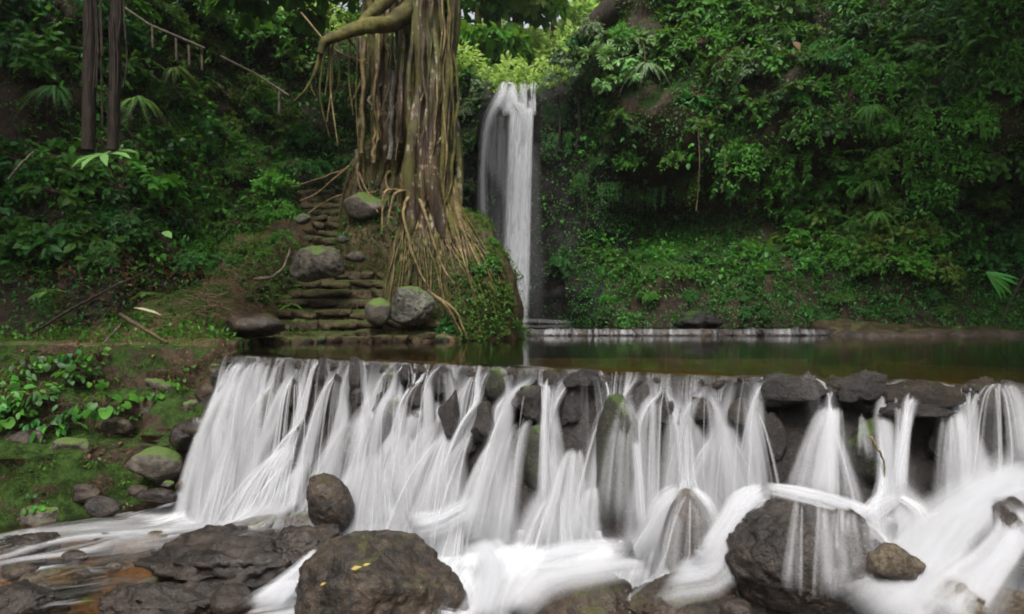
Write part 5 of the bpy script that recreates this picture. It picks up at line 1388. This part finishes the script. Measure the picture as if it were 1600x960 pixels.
br = pathpts([P(665, -60, 13.3), P(645, 5, 13.2), P(612, 36, 12.9), (*P(570, 42, 12.6),), P(530, 56, 12.4), P(508, 66, 12.3), P(500, 84, 12.3)], n=34)
child('branch', *tube(br, np.linspace(.24, .075, 34), 12, rough=.45, seed=4), M['mossy'], fig)
for k, ctrl in enumerate([[(505, 70), (494, 110), (478, 140), (460, 158)], [(514, 66), (513, 110), (508, 150)], [(520, 62), (516, 130), (524, 200), (528, 225)], [(512, 66), (519, 120), (511, 190)], [(540, 56), (560, 80), (572, 95)], [(470, 20), (520, 75), (575, 100)],
        [(525, 60), (530, 120), (520, 160)], [(548, 50), (545, 120), (552, 180)], [(500, 84), (486, 130), (492, 150)], [(560, 60), (556, 150), (560, 230)], [(506, 80), (500, 150), (515, 215)]]):
    c = pathpts([P(x, y, 12.4+.05*k) for x, y in ctrl], n=16)
    child('hanging_root', *tube(c, np.linspace(.055 if k == 0 else .022, .012, 16), 6, rough=.2, seed=k+60), M['root' if k in (2, 3, 5) else 'mossy'], fig)
child('limb', *tube(pathpts([P(640, -40, 13), P(600, 5, 12.9), P(575, 25, 12.7), P(560, 45, 12.6)], n=16), np.linspace(.16, .09, 16), 10, rough=.4, seed=6), M['mossy'], fig)
child('limb', *tube(pathpts([P(705, 60, 13.3), P(712, -20, 13.4), P(735, -140, 13.6)], n=16), np.linspace(.07, .12, 16), 8, rough=.2, seed=7), M['bark'], fig)
# roots flowing over the mound
g_ = np.random.default_rng(77)
for k in range(120):
    sx_ = g_.uniform(626, 712); sy_ = 318+abs(sx_-665)*.25+g_.uniform(-6, 10)
    f = (sx_-626)/86
    ex = 600+185*np.clip(f+g_.normal(0, .17), -.02, 1.0); ey = g_.uniform(395, 520) if k % 3 else g_.uniform(350, 430)
    if ex > 745: ey = g_.uniform(430, 520)
    m_ = 16; s_ = np.linspace(0, 1, m_)
    X_ = sx_+(ex-sx_)*s_**.85+6*fbm(np.stack([s_*4, s_*0+k, s_*0], 1), k, 3); Y_ = sy_+(ey-sy_)*s_
    c = np.array([on_mound(x_, y_, .045+.03*g_.uniform()) for x_, y_ in zip(X_, Y_)])
    c = np.vstack([[P(sx_-1, 268+g_.uniform(0, 20), 12.78), P(sx_, 298, 12.72)], c[1:]]); m_ = len(c)
    for _ in range(3): c[1:-1] = .25*c[:-2]+.5*c[1:-1]+.25*c[2:]
    child('root', *tube(c, np.linspace(g_.uniform(.012, .034), .007, m_), 6, rough=.25, seed=k), M[['root', 'rootdark', 'mossy', 'root', 'rootdark'][k % 5]], fig)
for k in range(80):
    sx_ = g_.uniform(558, 655); ex = sx_+g_.normal(-14, 22); ey = g_.uniform(290, 345)
    s_ = np.linspace(0, 1, 12); X_ = sx_+(ex-sx_)*s_+9*fbm(np.stack([s_*4, s_*0+k, s_*0+9], 1), k, 3); Y_ = 238+(ey-238)*s_
    c = np.array([on_ball(x_, y_, .05+.03*g_.uniform()) for x_, y_ in zip(X_, Y_)])
    for _ in range(3): c[1:-1] = .25*c[:-2]+.5*c[1:-1]+.25*c[2:]
    child('root', *tube(c, np.linspace(g_.uniform(.02, .05), .012, 12), 6), M['rootdark' if k % 3 else 'mossy'], fig)
for ctrl in [[(636, 300, 12.9), (604, 300, 12.5), (597, 330, 12.4), (594, 366, 12.4)], [(640, 300, 12.9), (618, 306, 12.5), (612, 350, 12.4)], [(640, 305, 12.8), (630, 330, 12.3), (640, 375, 12.2), (655, 420, 12.15), (665, 440, 12.1)], [(655, 310, 12.7), (670, 350, 12.2), (690, 410, 12.1), (712, 440, 12.05)],
        [(600, 255, 14), (565, 250, 13.8), (558, 280, 13.6), (566, 305, 13.5)], [(585, 255, 14), (560, 262, 13.8), (575, 300, 13.5), (590, 330, 13.3)], [(620, 262, 13.9), (600, 275, 13.6), (605, 300, 13.5)], [(560, 250, 14), (530, 275, 14.2), (500, 300, 14.4), (470, 315, 14.4)],
        [(575, 245, 14), (545, 262, 14.3), (505, 275, 14.6), (455, 290, 14.6)], [(590, 300, 13.5), (545, 300, 14.2), (505, 312, 14.5), (480, 330, 14.4)], [(668, 455, 12.0), (700, 480, 11.95), (722, 520, 12.0)], [(690, 470, 12.0), (715, 490, 12.0), (730, 525, 12.0)], [(700, 325, 13), (740, 350, 13), (765, 400, 13.1), (775, 470, 13)]]:
    c = pathpts([P(*q_) for q_ in ctrl], n=20); c += .02*np.cumsum(g_.normal(0, .5, c.shape), 0)*.5
    child('root', *tube(c, np.linspace(.036, .016, 20), 7, rough=.3), M['root'], fig)
# its high crown, mostly above the frame
cr = []
for k in range(15):
    g2 = np.random.default_rng(500+k)
    c0 = np.array([g2.uniform(-6.5, -1.6), g2.uniform(11.5, 16.5), g2.uniform(8.2, 12)])
    V, F, t_ = PROTO['oval%d' % (k % 4)][0]
    cr.append((V*2.3+c0, F, t_))
V, F, t_ = cat3(cr)
child('crown', V, F, M['leafM'], fig, smooth=False, attrs={'tint': t_})
# little plants on the mound
mp_ = []
for k in range(20):
    px, py = [(rng.uniform(735, 775), rng.uniform(350, 440)), (rng.uniform(745, 790), rng.uniform(440, 520)), (rng.uniform(650, 720), rng.uniform(480, 515))][k % 3]
    lab, grp = [('small leafy plant on the right shoulder of the root mound', 'plants on the mound shoulder'), ('small leafy plant hanging at the waterside foot of the root mound', 'plants at the waterside foot'), ('small plant among the lower roots beside the pale boulder', 'plants among the lower roots')][k % 3]
    mp_.append((k % 3, py, px, k, lab, grp))
mp_.sort()
cnt_ = {}
for kk_, py, px, k, lab, grp in mp_:
    c_ = cnt_.get(kk_, 0); cnt_[kk_] = c_+1
    lab = lab+', '+ORD[c_]+' from top'
    plant('fine' if k % 2 else 'oval', ['leafM', 'leafY', 'leafD'][k % 3], on_mound(px, py, .0), lab, grp, rng.uniform(.2, .34), (.6, 0))
scatter_leaves('mound_moss', DV, 34000, .045, T_LANCE, 'moss', 221, lambda c: (c[:, 2] > 0)*1.0, thr=.0, thick=.04, sc=1.6)
scatter_leaves('mound_moss', RV, 16000, .045, T_LANCE, 'moss', 223, thr=-.1, thick=.04, sc=1.6)
scatter_leaves('mound_creeper', RV, 2500, .09, T_OVAL, 'leafD', 224, thr=.0, thick=.08, sc=1.3)
scatter_leaves('mound_creeper', DV, 9000, .06, T_OVAL, 'leafM', 222, lambda c: (c[:, 2] > 0)*(.15+1.0*(c[:, 0] > -1.0))*(c[:, 2] < 2.4)*1.0, thr=.05, thick=.10, sc=1.3)

# ============================================================ STAIRS
stairs = empty('stone_stairs', P(530, 520, 12), 'worn mossy stone stairs climbing the bank to the fig tree', 'stairs')
SB = [mesh('stone', *rock_verts((1, 1, 1), 400+k, 3, .22, 5, boxy=1.0), M['step']) for k in range(5)]
kx = [0, 3, 5, 8, 10, 12, 15, 17]; kc = [550, 545, 562, 590, 572, 548, 522, 515]; kw = [120, 108, 98, 74, 66, 58, 50, 44]
for k in range(18):
    z = .17+.19*k; d = 12.0+.26*k
    cxp, hw = np.interp(k, kx, kc), np.interp(k, kx, kw)
    xa, xb = (cxp-hw-800)/FPX*d, (cxp+hw-800)/FPX*d
    n_ = 24
    u_ = np.linspace(0, 1, n_)
    prof = [(-.02, -.24), (-.03, -.03), (.02, .0), (.16, .005), (.34, .0)]
    rows_ = []
    for j, (dy, dz) in enumerate(prof):
        q_ = np.stack([xa+(xb-xa)*u_, d+dy+0*u_, z+dz+0*u_], 1)
        q_[:, 1] += .06*fbm(q_*np.array([2.5, 0, 1])+k, 11, 3); q_[:, 2] += .03*fbm(q_*np.array([4, 4, 1])+k*2, 12, 3)
        rows_.append(q_)
    st_ = child('step', np.concatenate(rows_), grid_faces(5, n_), M['path' if k % 3 == 0 else 'step'], stairs)
    x = xa
    while x < xb:
        w_ = rng.uniform(.22, .62)
        c = np.array([x+w_/2, d+.02+rng.uniform(-.10, .06), z-.085+rng.uniform(-.035, .02)])
        link('stone', random.choice(SB), st_, c-np.array(stairs.location), (rng.uniform(-.1, .1), rng.uniform(-.1, .1), rng.uniform(-.2, .2)), (w_*.56, .16, rng.uniform(.075, .11)))
        x += w_*1.02
for k in range(60):
    kk = rng.uniform(0, 17); z = .17+.19*kk; d = 12.0+.26*kk
    cxp, hw = np.interp(kk, kx, kc), np.interp(kk, kx, kw)
    sg = rng.choice([-1, 1]); x_ = (cxp+sg*(hw+rng.uniform(2, 34))-800)/FPX*d; r_ = rng.uniform(.07, .2)
    zz_ = float(ground_z(np.array([x_]), np.array([d]))[0])
    link('edge_stone', random.choice(SB+STM), stairs, np.array([x_, d, max(zz_, z-.15)])-np.array(stairs.location), (rng.uniform(-.3, .3), rng.uniform(-.3, .3), rng.uniform(0, 6)), (r_, r_*.8, r_*.6))
n_ = 14000
kk = rng.integers(0, 18, n_); d_ = 12.0+.26*kk; z_ = .17+.19*kk
cx_ = np.interp(kk, kx, kc); hw_ = np.interp(kk, kx, kw)+18
x_ = (cx_+hw_*rng.uniform(-1, 1, n_)-800)/FPX*d_
q_ = np.stack([x_, d_+rng.uniform(-.16, .2, n_), z_-.02-.10*rng.uniform(0, 1, n_)**2+.02], 1)
ok = fbm(q_*1.9, 91, 3) > -.08
q_ = q_[ok]; m_ = len(q_)
V, F, t_ = leaves(T_LANCE, q_, norm(rng.normal(size=(m_, 3))*.7+np.array([0, -.5, .1])), norm(np.array([0, -.3, 1])+rng.normal(size=(m_, 3))*.3), rng.uniform(.02, .07, m_))
tag(link('stair_moss', mesh('stair_moss', V, F, M['moss'], smooth=False, attrs={'tint': t_})), kind='stuff')
# the low kerb along the pool's left shore
kerb = empty('shore_kerb', (-2.6, 11.6, 0.05), 'low mossy stone kerb between the pool and the foot of the stairs', 'kerb')
KP = pathpts(SHORE[[2, 3, 4, 5, 6]], n=60)
KP = np.c_[KP, np.zeros(len(KP))]
k = 0
while k < len(KP)-2:
    r = rng.uniform(.10, .2)
    link('stone', random.choice(SB+STM), kerb, KP[k]+np.array([-.05, .06, .03])-np.array(kerb.location), (0, 0, rng.uniform(0, 6)), (r, r*.8, .085))
    k += max(1, int(r*2*len(KP)/4.4))

# ============================================================ RAIL, TRUNKS, BRANCHES
rail = empty('bamboo_railing', P(300, 80, 12.3), 'grey bamboo handrail on posts running down through the left slope', 'railing')
child('rail', *tube([P(150, -18, 12.6), P(232, 38, 12.35), P(320, 76, 12.1)], .024, 7), M['wood'], rail)
child('rail', *tube([P(345, 88, 12.0), P(400, 116, 11.9), P(452, 150, 11.8)], .02, 7), M['wood'], rail)
for x_, y_ in [(238, 42), (275, 60), (295, 68), (315, 76)]:
    child('post', *tube([P(x_, y_, 12.2), P(x_+1, y_+34, 12.2)], .022, 6), M['wood'], rail)
def palm(px, r, lab, px2):
    e = empty('palm_tree', P(px, 235, 9.3), lab, 'palm tree')
    child('trunk', *tube(pathpts([P(px, 235, 9.3), P((px+px2)/2-2, 100, 9.3), P(px2, -260, 9.4)], n=30), r, 10, rough=.15, seed=px), M['dark'], e)
    for k in range(6):
        f, rr = frond(np.random.default_rng(px+k), 2.2, k*1.05, .5, .7, .16, 36)
        t0_ = P(px2, -260, 9.4)
        child('frond', f[0]+t0_, f[1], M['leafD'], e, smooth=False, attrs={'tint': f[2]})
    for k in range(7):
        x_ = px+rng.uniform(-14, 22); y0_ = rng.uniform(-60, 40)
        child('dead_stalk', *tube(pathpts([P(x_, y0_, 9.2), P(x_+3, y0_+70, 9.15), P(x_+rng.uniform(-5, 8), y0_+rng.uniform(100, 190), 9.1)], n=8), .012, 4), M['dark'], e)
palm(138, .085, 'near black palm trunk in the dark left corner, left of the pair', 146)
palm(176, .075, 'near black palm trunk in the dark left corner, right of the pair', 188)
for name, ctrl, r, m_, lab in [
    ('curved_branch', [(398, 436, 11.3), (425, 433, 11.3), (444, 416, 11.4), (454, 388, 11.5)], .03, 'wood', 'curved bare grey branch beside the big streaked boulder'),
    ('fallen_branch', [(50, 520, 9.7), (140, 468, 9.9), (230, 424, 10.1)], .026, 'dark', 'long dark fallen branch leaning up the leafy slope at the left'),
    ('fallen_branch', [(188, 492, 9.5), (262, 536, 9.2)], .035, 'rootdark', 'short light brown branch sloping down to the bank path'),
    ('fallen_branch', [(160, 540, 9.4), (190, 506, 9.6)], .02, 'wood', 'thin pale stick propped at the left of the bank path'),
    ('bare_branch', [(14, 280, 9.0), (35, 255, 9.0), (52, 238, 9.1)], .02, 'wood', 'thin bare stick in the dark gap at the left edge'),
    ('dead_stem', [(1359, 682, 5.1), (1372, 702, 5.07), (1381, 725, 5.05), (1382, 751, 5.03)], .009, 'root', 'thin orange brown dead stem hanging on the dry part of the weir'),
    ('standing_stem', [(436, 178, 12.5), (437, 135, 12.5)], .03, 'wood', 'short upright pale stem in front of the bright shrubs left of the fig'),
    ('slanting_root', [(1600, 430, 12.8), (1575, 480, 12.9), (1560, 515, 13.0)], .022, 'dark', 'dark slanting branch at the right edge above the pool'),
    ('leaning_trunk', [(900, 82, 18.6), (930, 40, 18.4), (985, -5, 18.0), (1060, -50, 17.6), (1150, -110, 17.2)], .36, 'dark', 'thick dark leaning trunk crossing the top above the pale shrubs'),
    ]:
    n_ = 24; c = pathpts([P(*q_) for q_ in ctrl], n=n_)
    c += rng.normal(0, .004, c.shape)
    V, F = tube(c, (np.linspace(r, r*.6, n_) if name != 'leaning_trunk' else r*np.linspace(.75, 1.7, n_)), 10 if r > .1 else 6, rough=.25, seed=int(ctrl[0][0]))
    tag(link(name, mesh(name, V, F, M[m_])), lab, 'tree' if name == 'leaning_trunk' else 'branch')
tw = empty('twig_heap', P(328, 478, 10.2), 'dark reddish heap of dead twigs beside the domed rock', 'twig heap')
for k in range(34):
    a_ = rng.normal(0, .12, 3); b_ = norm(rng.normal(size=3)*np.array([1, .6, .5]))*rng.uniform(.12, .24)
    link('twig', mesh('twig', *tube([a_-b_, a_+b_*.2+rng.normal(0, .02, 3), a_+b_], .007, 4), M['twig']), tw)
# vines hanging on the right cliff
for k, (px, y0, y1) in enumerate([(872, 150, 240), (902, 150, 235), (1005, 60, 150), (1090, 190, 330), (1130, 230, 300), (915, 300, 360)]):
    p, n = on_hill(px, y0); d = p[1]-.5
    c = pathpts([P(px, y0, d), P(px+3, (y0+y1)/2, d-.05), P(px-2, y1, d)], n=12)
    tag(link('hanging_vine', mesh('hanging_vine', *tube(c, .03 if k < 2 else .014, 6, rough=.3, seed=k), M['dark' if k < 2 else 'rootdark'])),
        ['thick dark vine hanging just right of the waterfall', 'second thick dark vine right of the waterfall', 'thin pale vine below the leaning trunk', 'thin vine dangling down the middle of the right cliff', 'short thin vine among the middle right shrubs', 'short vine over the dark hollow beside the fall'][k], 'vine')

# ============================================================ BRIGHT TREES BEYOND THE FALL
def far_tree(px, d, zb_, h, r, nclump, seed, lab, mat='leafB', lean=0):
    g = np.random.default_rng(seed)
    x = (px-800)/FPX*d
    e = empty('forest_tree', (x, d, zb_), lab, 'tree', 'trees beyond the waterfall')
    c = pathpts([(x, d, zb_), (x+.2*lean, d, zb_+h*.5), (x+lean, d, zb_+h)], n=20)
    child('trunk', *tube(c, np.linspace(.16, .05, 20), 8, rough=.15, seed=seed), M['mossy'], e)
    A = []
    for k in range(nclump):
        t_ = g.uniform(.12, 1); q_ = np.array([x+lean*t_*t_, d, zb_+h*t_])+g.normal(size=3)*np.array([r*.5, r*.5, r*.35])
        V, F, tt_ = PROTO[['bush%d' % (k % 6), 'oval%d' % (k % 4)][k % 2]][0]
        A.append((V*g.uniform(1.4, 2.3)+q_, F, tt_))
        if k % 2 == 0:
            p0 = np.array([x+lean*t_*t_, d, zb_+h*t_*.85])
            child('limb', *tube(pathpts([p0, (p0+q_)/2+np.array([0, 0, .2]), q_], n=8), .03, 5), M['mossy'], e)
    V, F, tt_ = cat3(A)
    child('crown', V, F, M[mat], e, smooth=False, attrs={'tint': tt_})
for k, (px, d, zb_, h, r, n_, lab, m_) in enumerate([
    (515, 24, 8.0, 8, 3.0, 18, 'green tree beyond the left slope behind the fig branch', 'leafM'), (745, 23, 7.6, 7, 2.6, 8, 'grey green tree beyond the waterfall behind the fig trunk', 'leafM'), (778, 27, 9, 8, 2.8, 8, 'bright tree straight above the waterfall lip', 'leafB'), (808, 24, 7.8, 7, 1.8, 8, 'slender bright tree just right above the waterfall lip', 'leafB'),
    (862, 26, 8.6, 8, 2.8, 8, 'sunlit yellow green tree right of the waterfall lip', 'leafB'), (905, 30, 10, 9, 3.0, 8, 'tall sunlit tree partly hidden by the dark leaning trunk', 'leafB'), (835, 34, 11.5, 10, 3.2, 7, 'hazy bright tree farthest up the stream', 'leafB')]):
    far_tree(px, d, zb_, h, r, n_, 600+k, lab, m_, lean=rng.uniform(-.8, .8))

# two unseen trees added above the frame; their crowns darken the side corners
def side_tree(x, y, zb_, ztop, r, n, seed, lab):
    g = np.random.default_rng(seed)
    e = empty('added_shade_tree', (x, y, zb_), lab, 'tree')
    sx_ = -3.5 if x < 0 else 3.5
    child('trunk', *tube(pathpts([(x+sx_, y-2, zb_), (x+sx_*.8, y-1, zb_+(ztop-zb_)*.6), (x, y, ztop)], n=24), np.linspace(.35, .12, 24), 10, rough=.2, seed=seed), M['dark'], e)
    A = []
    for k in range(n):
        q_ = np.array([x, y, ztop])+g.normal(size=3)*np.array([r*.5, r*.5, r*.18])
        V, F, tt_ = PROTO['oval%d' % (k % 4)][0]
        A.append((V*g.uniform(1.8, 2.6)+q_, F, tt_))
    V, F, tt_ = cat3(A)
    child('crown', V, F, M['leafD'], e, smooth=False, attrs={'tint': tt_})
side_tree(-10.6, 6.8, 5.0, 9.5, 3.1, 20, 801, 'added unseen tree above the frame shading the left slope')
side_tree(11.0, 9.6, 5.0, 10.5, 4.0, 32, 802, 'added unseen tree above the frame shading the right hollow')

# ------------------------------------------------------------ the damp air of the ravine
bm = bmesh.new(); bmesh.ops.create_cube(bm, size=1)
me = bpy.data.meshes.new('haze'); bm.to_mesh(me); bm.free()
hz = link('haze', me, None, (0, 0, 18.05), None, (184, 184, 44))
hm = bpy.data.materials.new('haze'); hm.use_nodes = True; hm.node_tree.nodes.clear()
ho = hm.node_tree.nodes.new('ShaderNodeOutputMaterial'); hv = hm.node_tree.nodes.new('ShaderNodeVolumePrincipled')
hv.inputs['Color'].default_value = (.93, .96, .93, 1); hv.inputs['Density'].default_value = 0.0006; hv.inputs['Anisotropy'].default_value = 0.3
hm.node_tree.links.new(hv.outputs[0], ho.inputs['Volume']); me.materials.append(hm)
tag(hz, kind='stuff')
